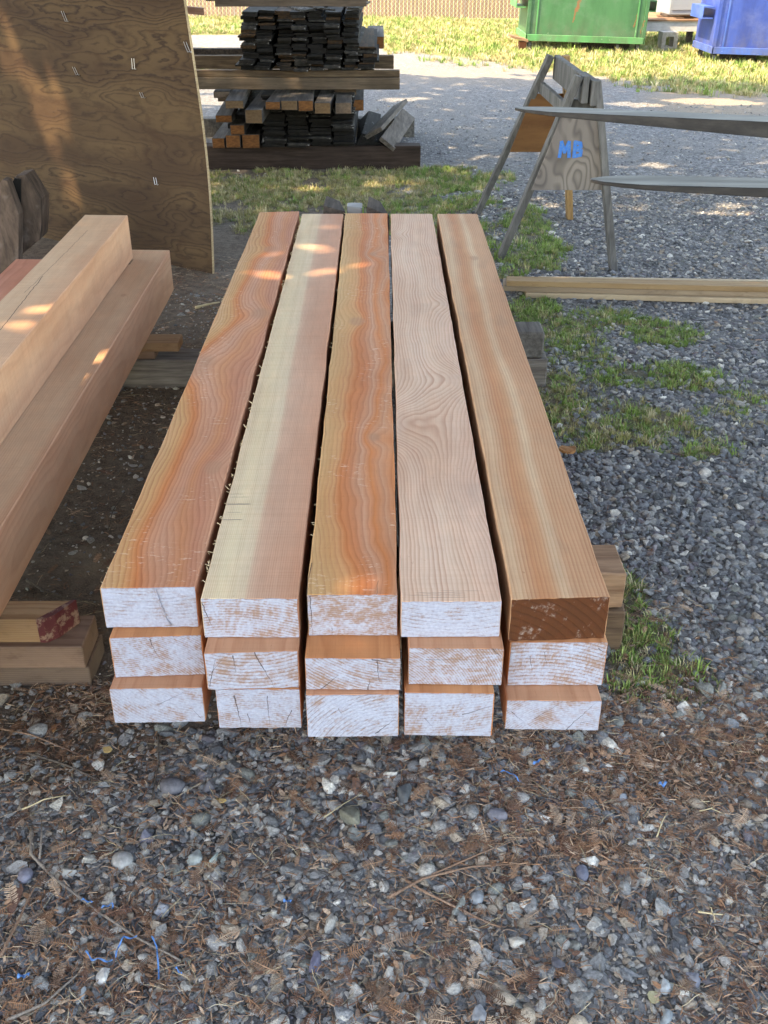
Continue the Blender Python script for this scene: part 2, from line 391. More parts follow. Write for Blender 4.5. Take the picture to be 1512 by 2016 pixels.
end_specs = {  # (column, row): angle, coverage, checks, pith
    (0, 0): (2, .80, [(.018, .115, .036, .0, .0)], (0, .6)),
    (1, 0): (78, .66, [(-.099, .09, -.08, .02, .0016)], (-.05, -.4)),
    (2, 0): (5, .50, [(-.088, .1, -.086, 0, .0016), (-.045, .02, -.043, 0, .001)], (0, -.3)),
    (3, 0): (-8, .90, [], (0, .5)),
    (4, 0): (55, -.1, [], (-.2, -.2)),
    (0, 1): (-60, .70, [(-.012, .1, .0, .055, .0014)], (-.1, -.15)),
    (1, 1): (20, .62, [(.005, .1, .045, 0, .0020), (-.092, .01, -.075, .085, .0014), (-.038, .09, -.035, .04, .0014), (-.09, .04, -.055, .09, .0008)], (.0, .35)),
    (2, 1): (-30, .64, [(-.07, .0, -.03, .04, .0018), (.03, .0, .035, .03, .0015), (.04, .08, .095, .07, .0016), (.05, .075, .055, .02, .0016), (.045, .05, .095, .045, .0012), (.04, .03, .09, .025, .0012)], (.1, .3)),
    (3, 1): (3, .55, [(.07, .1, .095, .075, .0018), (-.06, .066, .04, .068, .0008), (.03, .0, .08, .04, .0008)], (-.2, -.1)),
    (4, 1): (75, .60, [(.085, .1, .095, .09, .0015), (-.03, .09, -.02, .05, .0008), (-.06, .08, -.05, .03, .0008)], (-.06, -.4)),
    (0, 2): (-48, .74, [(.0, .05, .07, .09, .0008), (.09, .01, .07, .04, .0008)], (.12, .25)),
    (1, 2): (-10, .72, [(-.05, .09, -.04, .0, .0018), (.02, .09, .02, .01, .0012), (.07, .05, .05, .0, .0014), (-.025, .04, -.02, .01, .0012)], (0, -.25)),
    (2, 2): (40, .82, [(.05, .01, .09, .05, .0016), (-.03, .08, -.02, .06, .0008)], (.1, -.1)),
    (3, 2): (70, .74, [(.03, .06, .09, .085, .0014), (-.05, .05, -.03, .02, .0006)], (-.05, .5)),
    (4, 2): (-38, .70, [(.03, .0, .09, .08, .0012), (-.04, .03, .03, .09, .0008), (.06, .02, .09, .03, .0008), (-.09, .05, -.06, .02, .001)], (.05, -.12)),
}
top_label = [
    'golden-edged pink timber, leftmost of the top row, swirling grain, white painted end',
    'straight-grained timber with a cream left band and black scorch marks, top row',
    'most orange timber, middle of the top row, thin split along its left edge',
    'palest timber of the top row with wide swirling grain and bright white end',
    'tan timber, rightmost of the top row, its end bare dark brown wood',
]
SPL = NT('splinter'); SPL.col((.72, .56, .36)); SPL.rough(.8)
place = ['leftmost', 'second from the left', 'middle', 'second from the right', 'rightmost']
GRP = 'sawn redwood timbers in the central stack'
for c in range(5):
    # heights found from the photographed end faces, layer by layer
    zt = ZT; spans = []
    fpx = [(top_px[c][0], top_px[c][1], bot1[c]), row2[c], row3[c]]
    for r_, (pl, pr, vb) in enumerate(fpx):
        a = hit(pl[0], pl[1], zt); b = hit(pr[0], pr[1], zt)
        ym = (a.y + b.y) / 2
        zb = at_y((pl[0] + pr[0]) / 2, vb, ym).z
        if r_ == 2: zb = .244
        spans.append((zt, zb, a, b)); zt = zb - .0015
    for r_, (z1, z0, a, b) in enumerate(spans):
        if r_ == 0:
            bl = hit(*top_px[c][2], z1); br = hit(*top_px[c][3], z1); mat = top_mats[c]
        else:
            yb = 5.0 + random.uniform(-.06, .03); mat = low_mats[(c + r_) % 2]
            k = (a.x + b.x) / 2; kt = (hit(*top_px[c][2], ZT).x + hit(*top_px[c][3], ZT).x) / 2
            w = (b.x - a.x) / 2; bl = Vector((kt - w, yb)); br = Vector((kt + w, yb))
        o, L, h = timber('sawn_timber', a, b, bl, br, z0, z1, mat, seed=c * 3 + r_ + 1, rough_edge=.0036 if r_ == 0 else .002, cham=.003)
        if r_ == 0: lab = top_label[c]
        else: lab = '%s timber of the %s row, white painted cracked end' % (place[c], ('middle', 'bottom')[r_ - 1])
        tag(o, lab, 'timber', GRP)
        ang, cov, segs, pith = end_specs[(c, r_)]
        segs = [s for s in segs if s[4] > 0]
        if (c, r_) == (4, 0):
            em = end_mat('bare_brown_end', 80, -.02, 5, pith, (.42, .36, .31), (.085, .028, .010), 60, segs, .5, .02, rw=.02, hi=160)
            end_cap(o, L, h, em, 'bare_end', .0016)
        else:
            em = end_mat('painted_end_grain', ang, cov, c * 5 + r_ * 1.7 + 1, pith, freq=(110, 150, 190)[(c + r_ * 2) % 3], segs=segs, fine=(.6, 1, .45, .8, 1.2)[(c * 2 + r_) % 5], rw=(.10, .20, .15)[r_ if r_ else c % 2], hi=(330, 150, 90, 240)[(c + r_) % 4])
            end_cap(o, L, h, em)
        if (c, r_) == (0, 0):      # raised paint ridge across the first end
            mb = MB(); y_ = (L[0].y + L[1].y) / 2 - .003
            mb.tube([(.016, y_, h - .002), (.021, y_ - .001, h * .7), (.027, y_, h * .4), (.032, y_, h * .2), (.040, y_, .006)], [.0018, .002, .0024, .002, .003], 6)
            mb.build('paint_drip', em, o, smooth=True)
        if (c, r_) == (1, 0):      # frayed splinters on the sawn left arris
            mb = MB(); rs = random.Random(4)
            for i in range(95):
                t = rs.random() ** 1.1; y = L[0].y + t * (L[2].y - L[0].y); x = L[0].x + t * (L[2].x - L[0].x)
                q = Vector((x, y, h - .001)); ln = rs.uniform(.002, .008) + .008 * rs.random() ** 5
                p2 = q + Vector((-rs.uniform(.3, 1) * ln, rs.uniform(-1, 1) * ln, rs.uniform(-.3, .8) * ln))
                p3 = p2 + Vector((rs.uniform(-.4, .4) * ln, rs.uniform(-1, 1) * ln, rs.uniform(-.8, .2) * ln))
                mb.tube([q, p2, p3], [.0008, .0005, .0002], 4)
            sp = SPL
            mb.build('frayed_edge', sp.mat, o)['kind'] = 'stuff'
        if (c, r_) == (0, 0) or (c, r_) == (2, 0):
            mb = MB(); rs = random.Random(9 + c)
            for i in range(22):
                t = rs.random(); y = L[0].y + t * (L[2].y - L[0].y); x = L[0].x + t * (L[2].x - L[0].x)
                q = Vector((x + .001, y, h - .001)); ln = rs.uniform(.003, .009)
                p2 = q + Vector((-ln, rs.uniform(-.6, .6) * ln, rs.uniform(-.1, .6) * ln))
                mb.tube([q, p2], [.0008, .0003], 4)
            mb.build('frayed_edge', SPL.mat, o)['kind'] = 'stuff'

# ------------------------------------------------------------------ supports of the central stack
def block(name, x0, x1, y0, y1, z0, z1, mat, label, cat, group=None, rz=0, bev=.004, seed=0, wob=.003):
    mb = MB(); n = 8; vs = []; fs = []
    L = x1 - x0; k = 4
    for i in range(n + 1):
        x = -L / 2 + L * i / n
        def q(a): return mn.noise(Vector((x * 6 + seed * 3.1, a, seed))) * wob
        hy = (y1 - y0) / 2; vs += [(x, -hy + q(1), q(2)), (x, hy + q(3), q(4)), (x, hy + q(5), z1 - z0 + q(6)), (x, -hy + q(7), z1 - z0 + q(8))]
    for i in range(n):
        for j in range(k): fs.append((i * k + j, (i + 1) * k + j, (i + 1) * k + (j + 1) % k, i * k + (j + 1) % k))
    fs.append((0, 1, 2, 3)); fs.append(tuple(n * k + j for j in (3, 2, 1, 0)))
    mb.add(vs, fs); o = mb.build(name, mat, bevel=bev)
    o.location = ((x0 + x1) / 2, (y0 + y1) / 2, z0); o.rotation_euler = (0, 0, rz)
    return tag(o, label, cat, group)

pr = hit(1235, 1131, .243)
block('support_block', -.42, pr.x, pr.y, pr.y + .15, .128, .243, M['tan_old'], 'upper pale brown support block under the front right corner of the timber stack', 'wood block', seed=1, rz=.01)
block('support_block', -.45, pr.x + .01, pr.y - .01, pr.y + .16, -.01, .126, weather_mat('block_dark', (.07, .043, .028), (.17, .11, .068), 8, (3, 40, 40)), 'lower dark brown support block under the front right corner of the timber stack', 'wood block', seed=2, bev=.006)
ps = hit(1072, 655, .236)
lf = hit(287, 660, .13)
block('support_block', -.55, ps.x, ps.y - .02, ps.y + .13, .125, .2435, M['grey_wood'], 'upper dark weathered block under the rear right side of the timber stack', 'wood block', seed=3, bev=.008)
block('sleeper', lf.x - .25, ps.x + .02, ps.y - .03, ps.y + .12, -.01, .124, weather_mat('sleeper_grey', (.10, .085, .075), (.24, .22, .20), 9, (3, 40, 40)), 'long grey brown sleeper lying under both timber stacks', 'sleeper', seed=4, bev=.006)
# bits behind the far end of the stack
for (u0, u1, v0, v1, key, lab) in [(636, 680, 403, 424, 'dark_wood', 'dark block poking out behind the far end of the cream and pink timber'),
                                   (722, 762, 404, 424, 'dark_wood', 'dark block poking out behind the far end of the orange timber')]:
    a = hit(u0, v1, .40); b = hit(u1, v1, .40)
    y0 = 5.16
    k0 = at_y(u0, v0 + 2, y0); k1 = at_y(u1, v0 + 2, y0)
    mb = MB(); zt_ = k0.z
    mb.hexa([(k0.x, y0, 0), (k1.x, y0, 0), (k1.x, y0 + .14, 0), (k0.x, y0 + .14, 0), (k0.x, y0, zt_), (k1.x + (.0 if u0 < 700 else .015), y0, zt_ - (.05 if u0 > 700 else .03)), (k1.x - .03, y0 + .14, zt_ - .01), (k0.x + .01, y0 + .14, zt_ + .02)])
    tag(mb.build('wood_block', M[key], bevel=.004), lab, 'wood block')
wp = NT('white_paint_chip'); wp.col((.22, .21, .20)); wp.rough(.5)
k0 = at_y(683, 406, 5.2); k1 = at_y(713, 406, 5.2)
mb = MB(); mb.hexa([(k0.x, 5.2, 0), (k1.x, 5.2, 0), (k1.x, 5.28, 0), (k0.x, 5.28, 0), (k0.x, 5.2, k0.z), (k1.x, 5.2, k0.z - .01), (k1.x, 5.28, k0.z), (k0.x, 5.28, k0.z)])
tag(mb.build('white_block', wp.mat, bevel=.004), 'small white block between two dark blocks behind the far end of the stack', 'block')

# ------------------------------------------------------------------ left timber stack
lm = [wood_mat('big_timber_tan', [(0, (.58, .39, .25)), (.4, (.56, .35, .22)), (.6, (.57, .33, .205)), (1, (.58, .37, .24))], .35, .3, (-.4, .1), 150, .02, .005, 51, ls=.25, dirt=.06, sawn=.8,
               checks=[(.02, 1.4, -.03, 2.6, .0022), (-.03, .2, .02, 1.4, .0015), (-.04, 2.4, -.02, 3.28, .0012)]),
      wood_mat('big_timber_pink', [(0, (.56, .36, .23)), (.35, (.58, .37, .235)), (.5, (.55, .30, .18)), (.7, (.60, .43, .30)), (1, (.58, .38, .25))], .3, .26, (-.3, .05), 140, .028, .006, 57, ls=.32, dirt=.05,
               knots=[(.02, 2.75, .2, .02, .03)]),
      wood_mat('big_timber_red', [(0, DPINK), (.5, (.5, .22, .15)), (1, PINK)], .2, .3, (0, -.1), 140, .03, .006, 63, ls=.4)]
LG = 'large square timbers in the left stack'
def big(fx0, fx1, yf, bx0, bx1, yb, z0, z1, mat, lab, seed):
    o, L, h = timber('square_timber', (fx0, yf), (fx1, yf), (bx0, yb), (bx1, yb - .01), z0, z1, mat, seed=seed, rough_edge=.002, cham=.003)
    tag(o, lab, 'timber', LG); return o
zb0 = .205
B_b = hit(343, 570, zb0); B_f = hit(0, 1218, zb0)
slope = (B_b.x - B_f.x) / (B_b.y - B_f.y)
yb = B_b.y; xb = B_b.x; W = .2
def bx(y, off): return xb + off + (y - yb) * slope
big(bx(1.45, -W), bx(1.45, 0), 1.45, bx(yb, -W), bx(yb, 0), yb, zb0, zb0 + .198, lm[1], 'pink square timber with swirled side, rightmost and lowest of the left stack', 21)
pA = hit(251, 422, zb0 + .402)
oA = pA.x - xb
big(bx(1.2, oA - .2), bx(1.2, oA), 1.2, bx(pA.y, oA - .2), bx(pA.y, oA), pA.y, zb0 + .2, zb0 + .4, lm[0], 'cracked tan square timber resting on top of the left stack', 22)
pC = hit(80, 510, zb0 + .198)
big(bx(1.2, -.40), bx(1.2, -.205), 1.2, bx(yb - .15, -.40), bx(yb - .15, -.205), yb - .1, zb0, zb0 + .198, lm[1], 'square timber hidden under the cracked top timber of the left stack', 23)
oC = pC.x - xb
big(bx(1.2, oC - .12), bx(1.2, oC + .1), 1.2, bx(pC.y, oC - .12), bx(pC.y, oC + .1), pC.y, zb0, zb0 + .198, lm[2], 'reddish square timber, leftmost of the left stack', 24)
# sticker seen behind the top timber
st = hit(262, 486, zb0 + .23)
block('sticker', st.x - .25, st.x + .02, yb - .3 + .05, yb - .27 + .10, zb0 + .1981, zb0 + .199, M['tan_old'], 'thin pale sticker between the top and right timbers of the left stack', 'sticker', seed=6, bev=0, wob=0)
# rear supports of the left stack
SLZ = .124
p = hit(383, 604, .2)
pinkish = wood_mat('offcut_pink', [(0, TAN), (1, (.5, .3, .18))], .2, .4, (0, -.3), 130, .02, .004, 71, ls=.4)
redp = NT('red_paint')
pp = redp.tex('Object'); redp.col(redp.mix(redp.smooth(redp.noise(redp.mapping(pp, (30, 30, 30)), 1, 4, .7), .50, .62), (.115, .03, .03), (.27, .17, .12))); redp.rough(.5)
def offcut(x0, x1, y0, y1, z0, z1, mat, lab, red=False, seed=0, cham=.0):
    nm = 'offcut_board'
    mb = MB(); mb.box(-(x1 - x0) / 2, (x1 - x0) / 2, -(y1 - y0) / 2, (y1 - y0) / 2, 0, z1 - z0)
    o = mb.build(nm, mat, bevel=.003); o.location = ((x0 + x1) / 2, (y0 + y1) / 2, z0); tag(o, lab, 'board', 'offcut boards under the left stack')
    return o
lcut = wood_mat('offcut_tan', [(0, (.42, .31, .2)), (.5, (.36, .25, .16)), (1, (.44, .32, .22))], .3, .4, (0, -.3), 120, .01, .003, 75, ls=.5)
def rotwood(name, stops, seed, ls=.5):      # grain along x
    n = NT(name); p0 = n.tex('Object'); x, y, z = n.sep(p0); p_ = n.comb(y, x, z)
    r, t, _ = ringfield(n, p_, (0, -.12), 170, .012, .003, seed, yl=.8)
    fr = n.m('FRACT', t); prof = n.ramp(fr, [(0, 0), (.5, .15), (.85, 1), (1, 0)])
    base = n.ramp(n.noise(n.mapping(p0, (2, 14, 14), (seed, 0, 0)), 1, 4, .6), stops)
    c = n.mix(n.m('MULTIPLY', prof, ls), base, n.mix(1, base, (.5, .4, .33), 'MULTIPLY'))
    d = n.smooth(n.noise(n.mapping(p0, (12, 25, 25), (seed, 3, 0)), 1, 4, .7), .5, .75)
    c = n.mix(n.m('MULTIPLY', d, .5), c, n.mix(1, c, (.45, .4, .38), 'MULTIPLY'))
    n.col(c); n.rough(.8); n.bump(prof, .4, .001); return n.mat
bd = [rotwood('board_ochre', [(.3, (.42, .27, .15)), (.7, (.30, .17, .085))], 81), rotwood('board_grey_tan', [(.3, (.28, .18, .13)), (.7, (.20, .13, .095))], 85),
      rotwood('board_dull', [(.3, (.18, .125, .095)), (.7, (.13, .09, .07))], 88)]
yR = ps.y + .03
offcut(-1.3, hit(383, 610, .2).x, yR - .06, yR + .05, .163, .2035, bd[0], 'short pinkish offcut with red end, upper support at the rear of the left stack')
offcut(-1.3, hit(337, 640, .14).x, yR - .05, yR + .04, .1245, .162, bd[1], 'short brown offcut, lower support at the rear of the left stack')
# front supports of the left stack : three boards, the upper one with red paint
g0 = hit(160, 1348, 0)
for k, (u, v, z0, z1, dy0, dy1, mt, lab) in enumerate([
        (172, 1320, -.005, .058, 0, .15, 2, 'lowest dull board of the front support under the left stack'),
        (160, 1278, .059, .128, -.005, .14, 1, 'middle grey tan board of the front support under the left stack')]):
    e = hit(u, v, z1)
    offcut(-1.7, e.x, g0.y + dy0, g0.y + dy1, z0, z1, bd[mt], lab)
e = hit(112, 1262, .2)
yA = g0.y + .015; yB_ = g0.y + .10; z0_, z1_ = .129, .2035
xr = hit(142, 1215, z1_).x; xf = hit(100, 1270, .13).x
rb = empty('red_painted_board', ((xr - .5), yA, z0_))
ox, oy, oz = rb.location
mb = MB(); poly = [(-1.7 - ox, 0), (xf - .012 - ox, 0), (xf + .012 - ox, .02), (xr - .012 - ox, .085), (-1.7 - ox, .085)]
hh = z1_ - z0_
mb.add([(a, b, 0) for a, b in poly] + [(a, b, hh) for a, b in poly], [tuple(range(5))[::-1], tuple(range(5, 10))] + [(j, (j + 1) % 5, (j + 1) % 5 + 5, j + 5) for j in range(5)])
mb.build('board', bd[0], rb, bevel=.002)
mb = MB()
q = [(xf - .03 - ox, -.0015), (xf - .011 - ox, -.0015), (xf + .0135 - ox, .0195), (xr - .0095 - ox, .0862), (xr - .02 - ox, .0872)]
q2 = [(a, b, .001) for a, b in q] + [(a, b, hh + .0012) for a, b in q]
mb.add(q2, [(j, (j + 1), (j + 1) + 5, j + 5) for j in range(4)] + [(5, 6, 7, 8, 9)])
mb.build('red_end', redp.mat, rb)
tag(rb, 'board with red painted end, uppermost of the front support under the left stack', 'board')

# ------------------------------------------------------------------ notched weathered timber, far left
nt_ = weather_mat('notched_brown', (.05, .034, .026), (.17, .115, .085), 14, (14, 30, 4), patch=(.22, .17, .14), pv=(.55, .75))
cx = hit(78, 470, 0); Y0 = 5.75
def nz(u, v, y): q = at_y(u, v, y); return (q.x, q.z)
bk = empty('notched_bunk', (at_y(30, 500, Y0).x, Y0, 0))
def loc_poly(px, y): return [(a - bk.location.x, b) for a, b in (nz(u, v, y) for u, v in px)]
mb = MB(); mb.prism(loc_poly([(-90, 330), (-40, 330), (-6, 372), (6, 352), (16, 354), (40, 420), (38, 560), (-90, 600)], Y0 - .1), -.12, -.04); mb.build('front_plank', nt_, bk, bevel=.004)
mb = MB(); mb.prism(loc_poly([(-90, 380), (-10, 380), (10, 395), (22, 360), (30, 347), (50, 344), (60, 360), (80, 392), (81, 440), (78, 472), (20, 520), (-90, 545)], Y0), .0, .16); mb.build('rear_plank', nt_, bk, bevel=.004)
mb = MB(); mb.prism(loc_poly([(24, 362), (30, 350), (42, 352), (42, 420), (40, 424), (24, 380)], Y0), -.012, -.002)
sl = NT('slot_shadow'); sl.col((.012, .010, .009)); sl.rough(.9); mb.build('slot', sl.mat, bk)  # near-black plate on the rear plank, paints the shade of the notch gap
tag(bk, 'dark weathered bunk of notched planks behind the left stack', 'bunk')

# ------------------------------------------------------------------ plywood sheet
n = NT('plywood_face'); p = n.tex('Object')
x, y, z = n.sep(p)
w1 = n.noise(n.mapping(p, (1.1, 1, 5.0), (4, 0, 0)), 1, 2, .5)
w2 = n.noise(n.mapping(p, (6, 1, 22), (9, 0, 0)), 1, 3, .6)
fld = n.m('ADD', n.m('MULTIPLY', w1, 15), n.m('ADD', n.m('MULTIPLY', w2, 2.2), n.m('MULTIPLY', z, 17)))
for (kx, kz, amp, s) in [(-.18, .62, 2.6, .09), (-.55, 1.18, 2.2, .1), (-.25, .3, -2.5, .08), (-.9, .9, 2, .1), (-1.2, .5, -2, .12), (-.35, .95, -1.8, .07), (-.75, .55, 1.6, .06), (-.3,1.35,2,.06)]:
    q = n.vm('MULTIPLY', n.vm('SUBTRACT', p, (kx, 0, kz)), (.7, 0, 1.3)); d = n.m('DIVIDE', n.vm('LENGTH', q), s)
    fld = n.m('ADD', fld, n.m('MULTIPLY', n.m('POWER', 2.718, n.m('MULTIPLY', n.m('MULTIPLY', d, d), -1)), amp))
fr = n.m('FRACT', fld); per = n.noise(n.comb(n.m('FLOOR', fld), 1, 1), .71, 1)
prof = n.ramp(fr, [(0, .1), (.35, .0), (.62, .35), (.85, 1), (.93, .5), (1, .1)])
lines = n.m('MULTIPLY', prof, n.lin(per, .3, .7, .45, 1.3), clamp=True)
c = n.mix(n.smooth(w1, .35, .65), (.080, .046, .020), (.046, .023, .010))
c = n.mix(n.m('MULTIPLY', lines, .85), c, (.018, .007, .003))
blot = n.smooth(n.noise(n.mapping(p, (6, 1, 9), (0, 0, 3)), 1, 4, .65, .4), .52, .68)
c = n.mix(n.m('MULTIPLY', blot, .6), c, (.04, .017, .006))
c = n.mix(n.m('MULTIPLY', n.smooth(n.noise(n.mapping(p, (8, 1, 160)), 1, 3), .5, .8), .25), c, (.08, .045, .02))
n.col(c); n.rough(.75); n.bump(lines, .5, .0012); plymat = n.mat
pb = hit(418, 538, 0); pl = hit(80, 465, 0)
dirv = Vector((pb.x - pl.x, pb.y - pl.y, 0)).normalized()
Wp = 2.44; ang = math.atan2(dirv.y, dirv.x)
ply = empty('plywood_sheet', (pb.x, pb.y, 0), ang, rx=0)
H = 1.95; nx, nz_ = 24, 26; vs = []; fs = []
def plyp(i, j, off):
    s = -Wp * i / nx; h = H * j / nz_
    bow = .035 * math.sin(math.pi * (j / nz_)) * (1 - i / nx) + .05 * (h / H)
    xx = s + (0.018 * math.sin(h * 3.1) - .055 * h if i == 0 else -.055 * h)
    return (xx, bow + off, max(h, 0) - .01)
for off in (0, .018):
    for i in range(nx + 1):
        for j in range(nz_ + 1): vs.append(plyp(i, j, off))
K = (nx + 1) * (nz_ + 1)
for i in range(nx):
    for j in range(nz_):
        a = i * (nz_ + 1) + j; fs.append((a, a + 1, a + nz_ + 2, a + nz_ + 1)); fs.append((K + a, K + a + nz_ + 1, K + a + nz_ + 2, K + a + 1))
me = MB(); me.add(vs, fs, 0)
ef = []
for j in range(nz_):
    ef.append((j, K + j, K + j + 1, j + 1)); a = nx * (nz_ + 1) + j; ef.append((a, a + 1, K + a + 1, K + a))
for i in range(nx):
    a = i * (nz_ + 1); ef.append((a, a + nz_ + 1, K + a + nz_ + 1, K + a)); a += nz_; ef.append((a, K + a, K + a + nz_ + 1, a + nz_ + 1))
b0 = len(me.v); me.f += ef; me.mi += [1] * len(ef)
me.build('sheet', [plymat, M['ply_edge']], ply)
steel = NT('steel_staple'); steel.col((.5, .5, .5)); steel.set(Metallic=.7); steel.rough(.35)
def ply_at(u, v):
    d = CM @ Vector(((u - 756) / F, (1008 - v) / F, -1)); nrm = Vector((-dirv.y, dirv.x, 0))
    P0 = Vector((pb.x, pb.y, 0)); t = (P0 - CO).dot(nrm) / d.dot(nrm); q = CO + d * t
    return (q - P0).dot(dirv), q.z
for (u, v, a, ln) in [(115, 33, 28, 20), (250, 127, 2, 19), (138, 141, 35, 17), (354, 94, 30, 19), (268, 189, 35, 11), (300, 358, 15, 14)]:
    s, zz = ply_at(u, v); mb = MB(); t = R(a); half = .55 * ln / 380 
    hh = zz / H; jb = .035 * math.sin(math.pi * hh) * (1 + s / Wp) + .05 * hh
    dx, dz = math.sin(t) * half, -math.cos(t) * half; px_ = .009
    mb.tube([(s - dx - px_, jb - .006, zz - dz), (s + dx - px_, jb - .011, zz + dz)], .0016, 5)
    mb.tube([(s - dx + px_, jb - .006, zz - dz), (s + dx + px_, jb - .011, zz + dz)], .0016, 5)
    mb.tube([(s + dx - px_, jb - .011, zz + dz), (s + dx - px_*.9, jb + .004, zz + dz)], .0016, 5)
    mb.tube([(s + dx + px_, jb - .011, zz + dz), (s + dx + px_*.9, jb + .004, zz + dz)], .0016, 5)
    mb.build('staple', steel.mat, ply)
tag(ply, 'large upright plywood sheet with dark grain and bent staples behind the left stack', 'plywood')
# two posts that hold the sheet up from behind
pc = Vector((pb.x, pb.y, 0)) - dirv * 1.5 + Vector((-dirv.y, dirv.x, 0)) * .16
mb = MB(); mb.box(-.045, .045, -.045, .045, 0, 1.9); o = mb.build('post', M['brown_old'], bevel=.003); o.location = (pc.x, pc.y, 0)
tag(o, 'wooden post standing behind the plywood sheet', 'post')

# ------------------------------------------------------------------ background woodpile
Yp = hit(700, 333, 0).y        # front of the pile
def wx(u, y=None, v=200): return at_y(u, v, Yp if y is None else y).x
def wz(v, y=None, u=600): return at_y(u, v, Yp if y is None else y).z
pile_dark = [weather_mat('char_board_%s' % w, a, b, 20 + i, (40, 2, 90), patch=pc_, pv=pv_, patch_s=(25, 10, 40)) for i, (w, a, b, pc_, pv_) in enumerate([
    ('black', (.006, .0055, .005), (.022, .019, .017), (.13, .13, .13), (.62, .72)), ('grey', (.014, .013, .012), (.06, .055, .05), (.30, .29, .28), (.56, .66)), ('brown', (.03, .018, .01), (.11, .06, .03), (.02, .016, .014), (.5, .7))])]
SL = weather_mat('pile_sleeper', (.03, .019, .015), (.07, .046, .036), 31, (3, 40, 40))
# ground sleeper
z1 = wz(293)
block('sleeper', wx(372), wx(828, v=310), Yp, Yp + .17, -.02, .185, SL, 'thick dark brown sleeper on the grass under the black woodpile', 'sleeper', seed=9, bev=.006)
block('sleeper', wx(330), wx(815, v=280, y=Yp + 1.6), Yp + 1.5, Yp + 1.66, -.02, .17, M['grey_wood'], 'grey sleeper far behind, under the back of the black woodpile', 'sleeper', seed=10, bev=.006)
zs = .187
# lower stack: black board columns
board_protos = []
for k in range(3):
    for w_, t_ in ((.115, .022), (.09, .018)):
        mb = MB(); rs = random.Random(k * 5 + int(w_ * 100)); n_ = 10; vs = []; fs = []
        for i in range(n_ + 1):
            y = 1.75 * i / n_; a = lambda s_: rs.uniform(-.002, .002) * s_
            vs += [(-w_ / 2 + a(1), y + (rs.uniform(-.01, .01) if i == 0 else 0), a(.5)), (w_ / 2 + a(1), y + (rs.uniform(-.01, .01) if i == 0 else 0), a(.5)), (w_ / 2 + a(1), y, t_ + a(.5)), (-w_ / 2 + a(1), y, t_ + a(.5))]
        for i in range(n_):
            for j in range(4): fs.append((i * 4 + j, i * 4 + (j + 1) % 4, (i + 1) * 4 + (j + 1) % 4, (i + 1) * 4 + j))
        fs += [(3, 2, 1, 0), tuple(n_ * 4 + j for j in range(4))]
        mb.add(vs, fs)
        me_o = mb.build('stacked_board', pile_dark[k]); board_protos.append((me_o, w_, t_, k)); me_o_first = True
used = set()
def put_board(x, y, z, w, t, k, lab, grp, cat='board', rz=0, ln=1.0, ry=0):
    src = [b for b in board_protos if b[3] == k and abs(b[1] - (.115 if w > .1 else .09)) < .01][0]
    if id(src[0]) not in used: o = src[0]; used.add(id(src[0]))
    else: o = src[0].copy(); COL.objects.link(o)
    o.location = (x, y, z); o.scale = (w / src[1], ln, t / src[2]); o.rotation_euler = (0, ry, rz)
    tag(o, lab, cat, grp); return o
rs = random.Random(77)
G1 = 'black weathered boards in the lower woodpile'; LB1 = 'blackened weathered board in the lower half of the woodpile'
G2 = 'black weathered boards in the upper woodpile'; LB2 = 'blackened weathered board in the tall upper stack of the woodpile'
zc = wz(222)
cols = [(514, 560), (562, 606), (608, 652), (654, 698)]
top_low = .60
for ci, (u0, u1) in enumerate(cols):
    z = zs; x0, x1 = wx(u0), wx(u1)
    while z < top_low - .03:
        t = rs.uniform(.012, .030)
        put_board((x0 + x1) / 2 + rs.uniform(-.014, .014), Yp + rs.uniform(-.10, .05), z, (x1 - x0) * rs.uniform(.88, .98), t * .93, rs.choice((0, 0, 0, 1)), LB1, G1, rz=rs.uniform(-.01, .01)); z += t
# left side offcuts with orange ends
endmats = []
for i, (c1, c2) in enumerate([((.28, .115, .04), (.13, .052, .02)), ((.24, .145, .08), (.14, .085, .045)), ((.18, .13, .095), (.11, .08, .06))]):
    endmats.append(weather_mat('cut_end_%s' % ('orange', 'tan', 'dull')[i], c1, c2, 60 + i, (30, 30, 60)))
bluegrey = weather_mat('lumber_side', (.045, .042, .04), (.12, .11, .105), 37, (40, 2, 40))
def lumber(u0, u1, v0, v1, yoff, ln, em, lab, rz=0, mat=None, grp='short lumber with cut ends in the woodpile'):
    y = Yp + yoff; x0, z1_ = at_y(u0, v0, y).x, at_y(u0, v0, y).z; x1, z0_ = at_y(u1, v1, y).x, at_y(u1, v1, y).z
    o = empty('lumber_piece', ((x0 + x1) / 2, y, z0_), rz); w = (x1 - x0) / 2; h = z1_ - z0_
    mb = MB(); mb.box(-w, w, 0, ln, 0, h); mb.build('board', mat or bluegrey, o, bevel=.003)
    mb = MB(); mb.box(-w + .003, w - .003, -.0015, .0, .003, h - .003); mb.build('cut_end', endmats[em], o)
    return tag(o, lab, 'lumber', grp)
